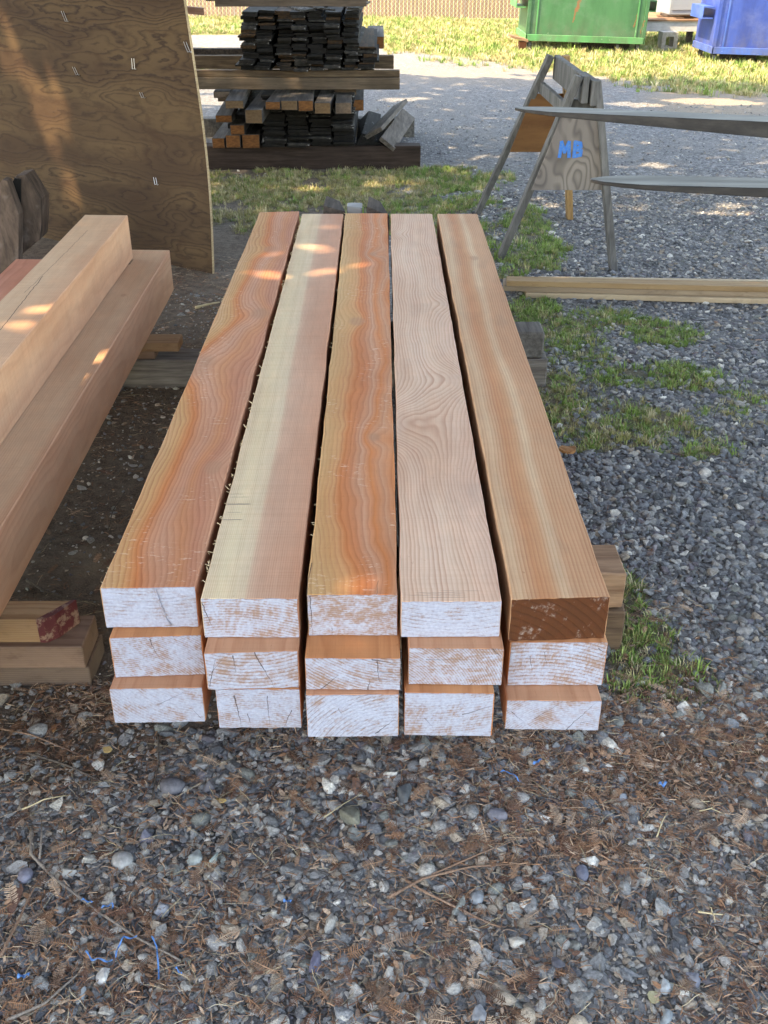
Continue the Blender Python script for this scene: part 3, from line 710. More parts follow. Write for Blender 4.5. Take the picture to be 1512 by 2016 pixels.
LS = [  # u0,u1,v0,v1,yoff,len,endmat,label
    (420, 454, 180, 193, -.02, 1.6, 2, 'upper left grey lumber end in the woodpile'),
    (443, 480, 198, 214, -.46, 1.8, 1, 'wide split orange lumber end, second from the left in the loose row'),
    (482, 517, 216, 243, -.55, 1.9, 1, 'thick square dark lumber jutting furthest from the woodpile'),
    (522, 552, 200, 216, -.46, 1.7, 0, 'splintered orange lumber end in the loose row of the woodpile'),
    (553, 586, 198, 217, -.46, 1.7, 1, 'dull lumber end beside the splintered one in the woodpile'),
    (587, 617, 198, 219, -.46, 1.7, 0, 'bright orange lumber end near the middle of the loose row'),
    (619, 651, 202, 224, -.46, 1.7, 1, 'pale tan lumber end, third from the right in the loose row'),
    (660, 692, 202, 224, -.46, 1.7, 2, 'grey lumber end, second from the right in the loose row'),
    (695, 716, 196, 218, .05, 1.5, 0, 'narrow orange lumber end, rightmost in the loose row'),
    (658, 702, 175, 187, .1, 1.6, 2, 'flat dark board lying across the right of the loose row'),
    (424, 457, 227, 241, -.02, 1.6, 0, 'orange lumber end on the left side, below the grey one'),
    (453, 482, 246, 266, -.03, 1.6, 0, 'reddish orange lumber end low on the left side of the woodpile'),
    (417, 443, 272, 292, -.03, 1.6, 0, 'lowest left orange lumber end, resting on the sleeper'),
    (444, 474, 266, 291, -.06, 1.6, 0, 'small split orange lumber end, resting on the sleeper'),
    (476, 512, 265, 292, -.04, 1.6, 0, 'thick brown lumber end with a crack, resting on the sleeper'),
    (428, 512, 190, 200, .35, 1.2, 2, 'dark lumber piece filling the left side of the woodpile'),
]
for a in LS: lumber(*a, rz=rs.uniform(-.03, .05))
# filler boards (dark) behind the loose ends
for k in range(9):
    put_board(wx(rs.uniform(448, 505)), Yp + rs.uniform(.12, .3), zs + .02 + k * .042, .115, .035, 0, 'dark board wedged behind the orange lumber ends', 'dark boards behind the orange lumber ends', ln=.7)
# grey boards leaning to the right
mb_l = weather_mat('leaning_grey', (.065, .055, .047), (.15, .125, .11), 44, (40, 2, 40))
for (p0, p1, tilt, lab) in [((736, 262), (788, 205), -.55, 'grey board leaning against the right side of the woodpile, the upper one'),
                          ((762, 284), (803, 226), .75, 'grey board leaning against the right side of the woodpile, the lower one')]:
    mb = MB(); mb.bar(at_y(p0[0], p0[1], Yp - .02), at_y(p1[0], p1[1], Yp + 1.5), .15, .035, up=(tilt, 0, 1))
    tag(mb.build('leaning_board', mb_l, bevel=.003), lab, 'board')
for k, (u0, u1, v0) in enumerate([(700, 728, 262), (722, 742, 276)]):
    y = Yp + .02; a = at_y(u0, v0, y); b = at_y(u1, v0 + 8, y)
    mb = MB(); mb.hexa([(a.x, y, zs), (b.x, y, zs), (b.x, y + 1.2, zs), (a.x, y + 1.2, zs), (a.x + .05, y, a.z), (b.x + .05, y, b.z), (b.x + .1, y + 1.2, b.z), (a.x + .1, y + 1.2, a.z)])
    tag(mb.build('dark_offcut', pile_dark[0], bevel=.003), ('dark splintered chunk at the right foot of the woodpile', 'smaller dark chunk under the leaning grey boards')[k], 'wood chunk')
# crossbeams
cb_z0 = wz(175); cb_z1 = wz(152)
block('crossbeam', wx(330), wx(787, v=165), Yp - .04, Yp + .05, cb_z0, cb_z1, weather_mat('crossbeam_tan', (.09, .065, .045), (.18, .13, .09), 52, (3, 40, 40)), 'long tan crossbeam between the two halves of the woodpile, the lower of two', 'beam', seed=12, rz=-.012)
block('crossbeam', wx(330), wx(787, v=150), Yp + .00, Yp + .09, cb_z1 + .001, cb_z1 + .05, M['brown_old'], 'dark crossbeam between the two halves of the woodpile, the upper of two', 'beam', seed=13, rz=-.012)
block('crossbeam', wx(330), wx(775, v=120, y=Yp + .9), Yp + .8, Yp + .9, wz(136, Yp + .8), wz(110, Yp + .8), M['brown_old'], 'dark crossbeam further back under the tall black stack', 'beam', seed=15)
yb_ = Yp + 1.2
block('crossbeam', wx(330, yb_), wx(492, yb_), yb_ + .3, yb_ + .42, wz(122, yb_ + .3), wz(96, yb_ + .3), M['dark_wood'], 'nearly black beam end sticking out left behind the tall stack', 'beam', seed=16)
# upper stack
zu = cb_z1 + .052
ztop = wz(16, u=600)
ucol = [(476, 508), (508, 541), (542, 574), (575, 607), (608, 641), (642, 675), (676, 706), (707, 740)]
for ci, (u0, u1) in enumerate(ucol):
    z = zu; x0, x1 = wx(u0, v=100), wx(u1, v=100)
    while z < ztop - .03:
        t = rs.uniform(.011, .030); fz = (z - zu) / (ztop - zu)
        if ci == 7 and fz > .38: break
        sx = -.035 * (1 - fz) if ci < 2 else 0
        if ci == 6 and fz > .6: sx += .0
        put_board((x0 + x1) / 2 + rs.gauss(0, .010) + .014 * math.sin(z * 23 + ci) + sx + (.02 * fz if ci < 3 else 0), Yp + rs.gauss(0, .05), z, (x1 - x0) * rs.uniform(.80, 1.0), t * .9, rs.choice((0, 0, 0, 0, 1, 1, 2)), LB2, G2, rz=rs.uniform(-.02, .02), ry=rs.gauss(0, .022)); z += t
        if z > zu + .02 and rs.random() < .03: z += .008
# crooked slats on top
for k, (u, v, a_) in enumerate([(610, 12, .3), (650, 18, .5), (695, 20, -.1)]):
    put_board(wx(u, v=v), Yp - .05, ztop - .02 + .006 * k, .09, .012, 1, 'crooked warped slat on top of the tall black stack', 'crooked slats on top of the black stack', rz=a_, ln=.5, ry=(-.12, .1, 0)[k])
block('top_beam', wx(425, v=5), wx(722, v=5), Yp - .06, Yp + .04, wz(12) - .0, wz(12) + .13, weather_mat('topbeam', (.085, .06, .045), (.16, .12, .09), 58, (3, 40, 40)), 'thick brown beam lying on top of the tall black stack', 'beam', seed=18)
block('crossbeam', wx(420, Yp + 1), wx(725, Yp + 1, 30), Yp + 1, Yp + 1.09, wz(12) - .02, wz(12) + .08, M['brown_old'], 'brown beam across the back of the tall black stack', 'beam', seed=19)
lumber(722, 756, 72, 96, 1.3, 1.2, 0, 'grey board with orange end behind the right of the tall stack')
for k in range(0):
    put_board(wx(728, v=60) + .01 * k, Yp + .9, zu + .17 + k * .03, .115, .026, 1, 'grey board at the back right of the tall stack', 'grey boards at the back right of the tall stack', ln=.9)
for b_ in board_protos:
    if id(b_[0]) not in used: bpy.data.objects.remove(b_[0])
# two small board ends seen past the plywood
for (u0, u1, v0, v1, lab) in [(330, 402, 14, 30, 'reddish board end poking out past the top of the plywood'), (330, 363, 42, 62, 'brown board end just showing past the plywood edge')]:
    y = 9.9; a = at_y(u0, v0, y); b = at_y(u1, v1, y)
    o = empty('board_end', (b.x, y, b.z), R(8)); mb = MB(); L_ = a.x - b.x - .4
    mb.hexa([(L_, -.02, 0.07), (0, -.02, 0), (0, .08, 0), (L_, .08, .07), (L_, -.02, .13), (0, -.02, .055), (0, .08, .055), (L_, .08, .13)]); mb.build('board', weather_mat('reddish_board', (.22, .11, .07), (.33, .18, .12), 66, (3, 40, 40)), o)
    mb = MB(); mb.box(L_ * .55 - .04, L_ * .55 + .04, 0, .07, -b.z, .0); mb.build('leg', M['brown_old'], o)
    tag(o, lab, 'board')

# ------------------------------------------------------------------ sawhorse
RZ = 1.05
n1 = at_y(1152, 150, 6.05); f1 = at_y(1099, 114, 6.95)
fN1, fN2, fF1, fF2 = hit(985, 507), hit(1207, 530), hit(940, 420), hit(1121, 430)
sh = empty('sawhorse', ((fN1.x + fF2.x) / 2, (fN1.y + fF2.y) / 2, 0)); O = Vector(sh.location)
def lg(foot, top, mat, w=.088, t=.04):
    d = (top - foot).normalized(); mb = MB(); a = foot - O; b = top - O
    side = Vector((1, 0, 0)) if True else None
    # leg board: wide along y, thin across
    x = Vector((0, 1, 0)).cross(d).normalized() * t / 2; y = Vector((0, 1, 0)) * w / 2
    k = d * 0
    mb.hexa([a - x - y, a + x - y, a + x + y, a - x + y, b - x - y, b + x - y, b + x + y, b - x + y])
    for i in range(4): mb.v[i] = (mb.v[i][0], mb.v[i][1], 0.0)
    return mb.build('leg', mat, sh, bevel=.003)
gl = weather_mat('leg_grey', (.085, .083, .08), (.18, .175, .168), 71, (30, 30, 3))
gt = weather_mat('leg_orange', (.30, .17, .07), (.45, .28, .13), 72, (30, 30, 3))  # warm sunlight on the far right leg, put into its colour
tn = Vector((n1.x, n1.y, RZ)); tf = Vector((f1.x, f1.y, RZ + .01))
lg(fN1 + Vector((0, 0, 0)), tn + Vector((-.04, -.02, 0)), gl); lg(fN2, tn + Vector((.06, -.02, -.02)), gl)
lg(fF1, tf + Vector((-.045, .02, 0)), gl); lg(fF2, tf + Vector((.05, .02, 0)), gt)
# ridge boards
mb = MB(); mb.bar(tn - O + Vector((.0, -.05, -.07)), tf - O + Vector((0, .05, -.07)), .038, .14); mb.build('ridge_board', gl, sh, bevel=.003)
mb = MB(); mb.bar(tn - O + Vector((.05, -.07, -.085)), tn - O + Vector((.05, .35, -.085)), .04, .13); mb.build('ridge_block', gl, sh, bevel=.003)
def lerp3(a, b, t): return a + (b - a) * t
# side rail between the left legs, end cleat between the near legs
a = lerp3(fN1, tn + Vector((-.04, 0, 0)), .82); b = lerp3(fF1, tf + Vector((-.045, 0, 0)), .82)
mb = MB(); mb.bar(a - O + Vector((.03, 0, 0)), b - O + Vector((.03, 0, 0)), .03, .07); mb.build('side_rail', gl, sh, bevel=.003)
a2 = lerp3(fN1, tn, .84) - O; b2 = lerp3(fN2, tn + Vector((.06, 0, 0)), .84) - O
mb = MB(); mb.bar(a2 + Vector((.0, .05, 0)), b2 + Vector((.02, .05, 0)), .04, .075); mb.build('end_cleat', gl, sh, bevel=.003)
# plywood gussets
n = NT('gusset_plywood'); p = n.tex('Object')
w1 = n.noise(n.mapping(p, (5, 1, 2.2), (2, 0, 5)), 1, 2, .5); fld = n.m('ADD', n.m('MULTIPLY', w1, 9), n.m('MULTIPLY', n.sep(p)[0], 11))
for (kx, kz, amp, s_) in [(-.13, .55, 2.6, .06), (.12, .5, -2.4, .07), (0, .45, 1.8, .05)]:
    q = n.vm('MULTIPLY', n.vm('SUBTRACT', p, (kx, 0, kz)), (1, 0, .6)); d = n.m('DIVIDE', n.vm('LENGTH', q), s_)
    fld = n.m('ADD', fld, n.m('MULTIPLY', n.m('POWER', 2.718, n.m('MULTIPLY', n.m('MULTIPLY', d, d), -1)), amp))
prof = n.ramp(n.m('FRACT', fld), [(0, .1), (.4, 0), (.8, 1), (.92, .5), (1, .1)])
c = n.mix(n.smooth(w1, .3, .7), (.25, .215, .185), (.17, .145, .13)); c = n.mix(n.m('MULTIPLY', prof, .65), c, (.065, .055, .05))
c = n.mix(n.m('MULTIPLY', n.smooth(n.noise(n.mapping(p, (60, 1, 4)), 1, 3), .5, .8), .35), c, (.13, .12, .12))
n.col(c); n.rough(.85); n.bump(prof, .4, .001); gus = n.mat
def gusset(foota, footb, topa, topb, zlo, zhi, yo, mat, nm='gusset'):
    def pt(f, t, z): k = z / t.z; return f + (t - f) * k
    q = [pt(foota, topa, zlo), pt(footb, topb, zlo), pt(footb, topb, zhi), pt(foota, topa, zhi)]
    q = [(v.x, (q[0].y + q[1].y + q[2].y + q[3].y) / 4 + yo, v.z) for v in q]
    # straight plane following the legs
    mb = MB(); f_ = [Vector(v) - O for v in q]; b_ = [v + Vector((0, .014, 0)) for v in f_]
    mb.hexa([f_[0], f_[1], b_[1], b_[0], f_[3], f_[2], b_[2], b_[3]]); return mb.build(nm, mat, sh, bevel=.001)
g1 = gusset(fN1 + Vector((-.02, 0, 0)), fN2 + Vector((-.0, 0, 0)), tn + Vector((-.05, 0, 0)), tn + Vector((.07, 0, 0)), .445, .86, -.062, gus)
gd = rotwood('gusset_far', [(.3, (.20, .095, .035)), (.7, (.12, .05, .018))], 91)
gusset(fF1, fF2, tf + Vector((-.05, 0, 0)), tf + Vector((.07, 0, 0)), .47, .83, -.05, gd, 'gusset')
bl_ = NT('blue_spray'); pp = bl_.tex('Object'); bl_.col(bl_.mix(bl_.smooth(bl_.noise(bl_.mapping(pp, (60, 60, 60)), 1, 3, .7), .45, .7), (.02, .16, .50), (.10, .22, .40))); bl_.rough(.6)
mb = MB()
def stroke(pts, w=.024):
    for i in range(len(pts) - 1):
        (x0_, z0_), (x1_, z1_) = pts[i], pts[i + 1]; d_ = Vector((x1_ - x0_, 0, z1_ - z0_)).normalized() * w * .35
        k_ = .0002 * len(mb.f) / 6
        mb.bar(Vector((x0_, -k_, z0_)) - d_, Vector((x1_, -k_, z1_)) + d_, .0010, w, up=(-d_.z, 0, d_.x))
stroke([(-.085, 0), (-.078, .09)]); stroke([(-.078, .09), (-.052, .03)]); stroke([(-.052, .03), (-.026, .09)]); stroke([(-.026, .09), (-.018, 0)])
stroke([(.018, 0), (.018, .09)]); stroke([(.018, .09), (.055, .083), (.060, .062), (.022, .048)]); stroke([(.022, .048), (.064, .036), (.062, .010), (.018, .002)])
lo = mb.build('painted_letters', bl_.mat, sh)
gy = min(v.co.y for v in g1.data.vertices)
lo.scale = (.8, 1, .85); lp = at_y(1125, 308, gy + O.y)
lo.location = (lp.x - O.x, gy - .0012, lp.z - .0); lo.rotation_euler = (0, 0, 0)
tag(sh, 'grey wooden sawhorse with blue MB letters sprayed on its plywood end', 'sawhorse')

# ------------------------------------------------------------------ forklift forks reaching in from the right
fk = empty('forklift', (4.1, 3.2, 0)); FO = Vector(fk.location)
n = NT('fork_steel'); p = n.tex('Object')
g = n.noise(n.mapping(p, (3, 30, 30)), 1, 5, .65); g2 = n.noise(p, 9, 4, .7)
c = n.mix(n.smooth(g, .35, .7), (.028, .027, .028), (.06, .055, .052)); c = n.mix(n.m('MULTIPLY', n.smooth(g2, .55, .7), .5), c, (.10, .075, .06))
n.col(c); n.rough(n.lin(g, .3, .7, .42, .62)); n.set(Metallic=.35); n.bump(g, .3, .001); fsteel = n.mat
ZF = 1.19
def fork(tip, far, wid, t_end):
    """tapered fork: tip and far end are (u, v) of its back top edge"""
    a = hit(*tip, ZF); b = hit(*far, ZF); d = (b - a); d = Vector((d.x, d.y, 0)).normalized(); s = Vector((d.y, -d.x, 0))  # toward the camera
    L_ = (4.0 - a.x) / d.x; N_ = 30; vs = []; fs = []
    for i in range(N_ + 1):
        t = (i / N_) ** 1.4; l = t * L_
        w = wid * min(1, .12 + .88 * math.sqrt(min(1, l / .14))); c0 = a + s * wid * .45 + d * l
        th = .008 + (t_end - .008) * min(1, l / .95)
        p0 = c0 - s * w / 2; p1 = c0 + s * w / 2
        vs += [p0, p1, p1 + Vector((0, 0, -th)), p0 + Vector((0, 0, -th))]
    for i in range(N_):
        for j in range(4): fs.append((i * 4 + j, i * 4 + (j + 1) % 4, (i + 1) * 4 + (j + 1) % 4, (i + 1) * 4 + j))
    fs += [(0, 1, 2, 3), tuple(N_ * 4 + j for j in (3, 2, 1, 0))]
    mb = MB(); mb.add([Vector(v) - FO for v in vs], fs)
    # upright shank of the L shaped fork, out of the picture
    e = a + d * L_ + s * wid * .45 - FO
    mb.box(e.x - .03, e.x + .03, e.y - wid / 2, e.y + wid / 2, e.z - .04, e.z + .5)
    mb.build('fork', fsteel, fk, bevel=.002)
fork((1160, 343), (1512, 351), .125, .042)
fork((1020, 207), (1512, 229), .13, .055)
yel = NT('machine_paint'); yel.col((.45, .22, .02)); yel.rough(.5)
mb = MB()
for z in (1.2, 1.62): mb.box(0 - .02, .05, -1.0, 1.0, z - .05, z + .05)
for y in (-.45, .45): mb.box(.08, .2, y - .06, y + .06, .25, 2.2)
mb.build('mast', fsteel, fk)
mb = MB(); mb.box(.35, 2.3, -.55, .55, .3, 1.15); mb.box(1.9, 2.5, -.55, .55, .35, 1.4)
for x in (.6, 1.9):
    for y in (-.5, .5): mb.box(x - .04, x + .04, y - .04, y + .04, 1.1, 2.2)
mb.box(.5, 2.1, -.6, .6, 2.2, 2.26); mb.build('body', yel.mat, fk, bevel=.03, seg=2)
blk = NT('tyre_rubber'); blk.col((.02, .02, .02)); blk.rough(.8)
for x in (.55, 2.05):
    for y in (-.6, .6):
        mb = MB(); c0 = Vector((x, y, .3)); mb.tube([c0 + Vector((0, -.1, 0)), c0 + Vector((0, .1, 0))], .3, 20); mb.build('wheel', blk.mat, fk)
tag(fk, 'pair of dark steel forklift forks reaching in from the right, tips by the sawhorse', 'forklift')

# ------------------------------------------------------------------ pale boards on the gravel to the right
G3 = 'pale boards stacked flat on the gravel'
pw = [rotwood('pale_board_ochre', [(.3, (.42, .28, .15)), (.7, (.27, .17, .085))], 101, .5), rotwood('pale_board_cream', [(.3, (.56, .44, .30)), (.7, (.40, .30, .20))], 105, .35), rotwood('pale_board_dull', [(.3, (.38, .29, .20)), (.7, (.26, .19, .13))], 109, .35)]
def long_board(tl, tr, z1, z0, dep, mat, lab, seed):
    a = hit(*tl, z1); b = hit(*tr, z1); d = (b - a).normalized(); ang = math.atan2(d.y, d.x); L_ = 3.1
    mb = MB(); n_ = 20; vs = []; fs = []
    for i in range(n_ + 1):
        x = L_ * i / n_; w = mn.noise(Vector((x * 1.3, seed, 0))) * .006
        vs += [(x, w, -(z1 - z0)), (x, dep + w, -(z1 - z0)), (x, dep + w, 0), (x, w, 0)]
    for i in range(n_):
        for j in range(4): fs.append((i * 4 + j, (i + 1) * 4 + j, (i + 1) * 4 + (j + 1) % 4, i * 4 + (j + 1) % 4))
    fs += [(0, 1, 2, 3), tuple(n_ * 4 + j for j in (3, 2, 1, 0))]
    mb.add(vs, fs); o = mb.build('long_board', mat, bevel=.002); o.location = a; o.rotation_euler = (0, 0, ang); tag(o, lab, 'board', G3)
long_board((1035, 577), (1512, 589), .028, .0, .16, pw[1], 'lowest pale board on the gravel right of the stack', 1)
long_board((992, 563), (1512, 575), .058, .029, .15, pw[2], 'middle grey tan board on the gravel right of the stack', 2)
long_board((998, 553), (1512, 565), .088, .059, .09, pw[0], 'upper ochre board on the gravel right of the stack', 3)
long_board((1060, 547), (1512, 553), .075, .04, .03, pw[1], 'narrow cream strip behind the ochre board on the gravel', 4)

# ------------------------------------------------------------------ dumpsters
def gh(x, y):
    s = min(1, max(0, (y - 8) / 7)); s = s * s * (3 - 2 * s)
    return -.03 * min(max(x - 1.5, -1), 9) * s
def paint_mat(name, base, dark, rust=(.23, .09, .04), chip=(.5, .52, .4), seed=0, spots=()):
    n = NT(name); p = n.tex('Object'); x, y, z = n.sep(p)
    g = n.noise(n.mapping(p, (3, 3, 1), (seed, 0, 0)), 1, 5, .65)
    c = n.mix(n.smooth(g, .35, .7), base, dark)
    st = n.noise(n.mapping(p, (16, 16, 1.2), (seed, 1, 0)), 1, 4, .6)
    c = n.mix(n.m('MULTIPLY', n.smooth(st, .5, .75), .5), c, dark)
    fd = n.smooth(n.noise(n.mapping(p, (2, 2, 2.5), (seed, 6, 0)), 1, 5, .7), .45, .7)
    c = n.mix(n.m('MULTIPLY', fd, .35), c, tuple(q * .6 + .12 for q in base))
    gmm = n.m('MULTIPLY', n.smooth(z, .65, .15), n.smooth(n.noise(n.mapping(p, (5, 5, 3), (seed, 3, 0)), 1, 5, .7), .35, .65))
    c = n.mix(n.m('MULTIPLY', gmm, .45), c, (.12, .105, .08))
    for (sx, sz0, sz1, w) in spots:
        d, t = n.segdist(n.m('ADD', x, n.m('MULTIPLY', n.m('SUBTRACT', n.noise(p, 12, 3), .5), .12)), z, (sx, sz0, sx + .04, sz1))
        c = n.mix(n.m('MULTIPLY', n.smooth(d, w, w * .3), .85), c, rust)
    ch = n.smooth(n.noise(n.mapping(p, (16, 16, 16), (seed, 2, 0)), 1, 4, .7), .66, .70)
    lowm = n.smooth(z, .55, .25)
    c = n.mix(n.m('MULTIPLY', n.m('MULTIPLY', ch, lowm), .8), c, chip)
    n.col(c); n.rough(.45); n.bump(g, .2, .003); n.set(Specular_IOR_Level=.4); return n.mat
iron = weather_mat('caster_iron', (.03, .028, .026), (.09, .075, .06), 121, (30, 30, 30))
wheelm = NT('caster_wheel'); wheelm.col((.16, .15, .13)); wheelm.rough(.7)
def dumpster(loc, W_, D_, H_, mat, rim, lab, rot, wheels):
    o = empty('dumpster', loc, ry=rot)
    zb = .17; t = .02
    mb = MB()     # open box of sheet steel walls
    mb.box(0, W_, 0, t, zb, H_); mb.box(0, W_, D_ - t, D_, zb, H_ + .25); mb.box(0, t, t, D_ - t, zb, H_); mb.box(W_ - t, W_, t, D_ - t, zb, H_); mb.box(t, W_ - t, t, D_ - t, zb, zb + .03)
    mb.build('bin_body', mat, o, bevel=.004)
    mb = MB(); mb.box(-.025, W_ + .025, -.03, -.001, zb - .03, zb + .07); mb.box(-.03, -.001, -.03, D_, zb - .03, zb + .07); mb.box(W_ + .001, W_ + .03, -.03, D_, zb - .03, zb + .07)
    mb.build('base_rail', rim, o, bevel=.004)
    for x in (0.0, W_):
        mb = MB(); mb.box(x - .03, x + .03, -.022, -.001, zb + .071, H_); mb.build('corner_post', mat, o, bevel=.004)
    for x in (.14, W_ - .14):
        mb = MB(); mb.box(x - .012, x + .012, -.014, -.001, zb + .071, H_); mb.build('rib', rim, o)
    mb = MB(); mb.box(-.05, W_ + .05, -.05, -.001, H_ - .02, H_ + .05); mb.build('rim', rim, o, bevel=.004)
    for s_, x in ((-1, -.03), (1, W_ + .03)):
        mb = MB(); x0, x1 = (x - .17, x) if s_ < 0 else (x, x + .17)
        mb.box(x0, x1, .2, D_ - .2, .62, .64); mb.box(x0, x1, .2, D_ - .2, .78, .8); mb.box(x0 if s_ < 0 else x1 - .01, x0 + .01 if s_ < 0 else x1, .2, D_ - .2, .641, .779)
        mb.build('fork_pocket', rim, o)
    lid = NT('dumpster_lid'); lid.col((.02, .02, .022)); lid.rough(.6)
    mb = MB(); mb.hexa([(0, -.03, H_ + .055), (W_, -.03, H_ + .055), (W_, D_ - .021, H_ + .27), (0, D_ - .021, H_ + .27), (0, -.03, H_ + .085), (W_, -.03, H_ + .085), (W_, D_ - .021, H_ + .3), (0, D_ - .021, H_ + .3)]); mb.build('lid', lid.mat, o)
    for (x, y) in wheels:
        c_ = empty('caster', (x, y, 0)); c_.parent = o
        mb = MB(); mb.box(-.05, .05, -.05, .05, .13, .139); mb.box(-.032, -.026, -.03, .03, .05, .1299); mb.box(.026, .032, -.03, .03, .05, .1299); mb.build('fork', iron, c_)
        mb = MB(); mb.tube([(-.022, 0, .062), (.022, 0, .062)], .062, 16); mb.build('wheel', wheelm.mat, c_)
    tag(o, lab, 'dumpster'); return o
gp = paint_mat('green_paint', (.045, .16, .065), (.028, .11, .045), seed=3, spots=[(.75, .45, .75, .02), (.80, .62, .95, .03), (1.78, .4, .62, .012), (1.9, .3, .5, .008)])
gr = paint_mat('green_rail', (.07, .28, .10), (.04, .18, .06), seed=5)
bp = paint_mat('blue_paint', (.03, .075, .34), (.02, .045, .22), seed=7, chip=(.3, .4, .6))
br_ = paint_mat('blue_rail', (.05, .13, .45), (.03, .08, .33), seed=9, chip=(.4, .45, .6))
gA = hit(1036, 88, .0); gA = Vector((at_y(1037, 70, 18.8).x, 18.8, gh(2.4, 18.8)))
gB = at_y(1266, 70, 18.8)
dumpster((gA.x, gA.y, gA.z + .004), gB.x - gA.x, 1.3, 1.25, gp, gr, 'green steel dumpster with rust streaks on casters by the fence', R(1.7), [(.06, .1), (1.55, .08), (gB.x - gA.x - .06, .1), (.1, 1.2), (gB.x - gA.x - .1, 1.2)])
bA = at_y(1404, 92, 17.6)
dumpster((bA.x, 17.6, gh(bA.x, 17.6) + .004), 2.0, 1.1, 1.2, bp, br_, 'blue steel dumpster on casters at the far right edge', R(1.7), [(.05, .1), (.16, .5), (1.9, .1), (.1, 1.0), (1.9, 1.0)])
# log / sleeper under the green bin, and one under the blue bin
for (u0, u1, y, lab) in [(1142, 1240, 19.2, 'dark wooden sleeper lying under the green dumpster'), (1425, 1492, 18.0, 'dark wooden sleeper lying under the blue dumpster')]:
    a = at_y(u0, 90, y); b = at_y(u1, 90, y)
    block('sleeper', a.x, b.x, y, y + .15, gh(a.x, y) - .04, gh(a.x, y) + .13, M['dark_wood'], lab, 'sleeper', seed=30, bev=.01)
# low red brown trailer tongue left of the green bin
a = at_y(1006, 60, 18.6)
o = empty('scrap_plank', (a.x, 18.6, gh(a.x, 18.6))); mb = MB()
mb.hexa([(0, 0, .2), (.3, 0, .13), (.3, .35, .13), (0, .35, .2), (0, 0, .235), (.3, 0, .165), (.3, .35, .165), (0, .35, .235)]); mb.build('plank', M['tan_old'], o)
rust_ = NT('rust'); rust_.col((.16, .05, .025)); rust_.rough(.8)
mb = MB(); mb.box(.17, .28, .05, .3, 0, .131); mb.build('block', rust_.mat, o)
tag(o, 'pale plank on a rusty block just left of the green dumpster', 'plank')

# white deck, cinder block and grey cabinet between the dumpsters
wht = weather_mat('white_painted_wood', (.50, .51, .53), (.62, .62, .62), 131, (3, 30, 30), grain=.2)
yd = 20.0; x0, x1 = at_y(1262, 50, yd).x, at_y(1425, 50, yd).x
zt_ = at_y(1330, 42, yd).z; zb_ = at_y(1330, 62, yd).z; gz = gh(5, yd)
dk = empty('deck_edge', (x0, yd, gz)); DZ = gz
mb = MB(); mb.box(0, x1 - x0, 0, .05, zb_ - DZ, zt_ - DZ); mb.build('fascia_board', wht, dk)
mb = MB(); mb.box(0, x1 - x0, -.02, 1.8, zt_ - DZ + .001, zt_ - DZ + .03); mb.build('deck_boards', M['tan_old'], dk)
for x in (.1, 1.1): 
    mb = MB(); mb.box(x, x + .1, .9, 1.0, 0, zb_ - DZ + .05); mb.build('leg', M['dark_wood'], dk)
tag(dk, 'low white edged deck between the two dumpsters', 'deck')
gc = NT('cabinet_grey'); gc.col((.27, .30, .33)); gc.rough(.5)
cab = empty('metal_cabinet', (at_y(1318, 20, yd + .5).x, yd + .5, zt_ + .031)); mb = MB(); mb.box(0, .62, 0, .5, .04, 1.1); mb.build('case', gc.mat, cab, bevel=.01)
mb = MB(); mb.box(-.03, .65, -.03, .53, 0, .039); mb.build('base', M['dark_wood'], cab)
mb = MB(); mb.box(.04, .58, -.012, -.001, .12, 1.0); mb.build('door', gc.mat, cab); tag(cab, 'grey metal cabinet standing on the white edged deck', 'cabinet')
mb = MB()
for k in range(9): mb.box(rs.uniform(-.4, .3), rs.uniform(.35, .75), -.05 - .01 * k, .0 - .01 * k, .001 + .007 * k, .007 + .007 * k)
o = mb.build('board_scraps', M['brown_old']); o.location = (at_y(1325, 35, yd + .15).x, yd + .25, zt_ + .031); tag(o, 'heap of thin board scraps on the deck in front of the cabinet', 'scraps')
conc = weather_mat('cinder_concrete', (.30, .29, .27), (.42, .41, .38), 135, (30, 30, 30), grain=.2)
a = at_y(1303, 82, 19.4); b = at_y(1316, 82, 19.4); w = at_y(1334, 82, 19.4).x - a.x; g_ = gh(5, 19.4)
mb = MB(); mb.box(0, .07, 0, .3, 0, .3); mb.box(w - .07, w, 0, .3, 0, .3); mb.box(.0701, w - .0701, 0, .3, 0, .07); mb.box(.0701, w - .0701, 0, .3, .23, .3)
o = mb.build('cinder_block', conc); o.location = (a.x, 19.4, g_); tag(o, 'grey hollow cinder block on the grass under the deck', 'cinder block')
# white siding behind
mb = MB()
for k in range(14): mb.box(0, 3.2, k * .002, .03, .35 + k * .16, .35 + k * .16 + .158)
o = mb.build('siding_wall', weather_mat('siding_paint', (.55, .57, .62), (.66, .67, .7), 137, (3, 30, 30), grain=.1)); o.location = (x0 - .6, yd + 1.9, gz); tag(o, 'pale siding wall behind the cabinet and deck', 'wall')

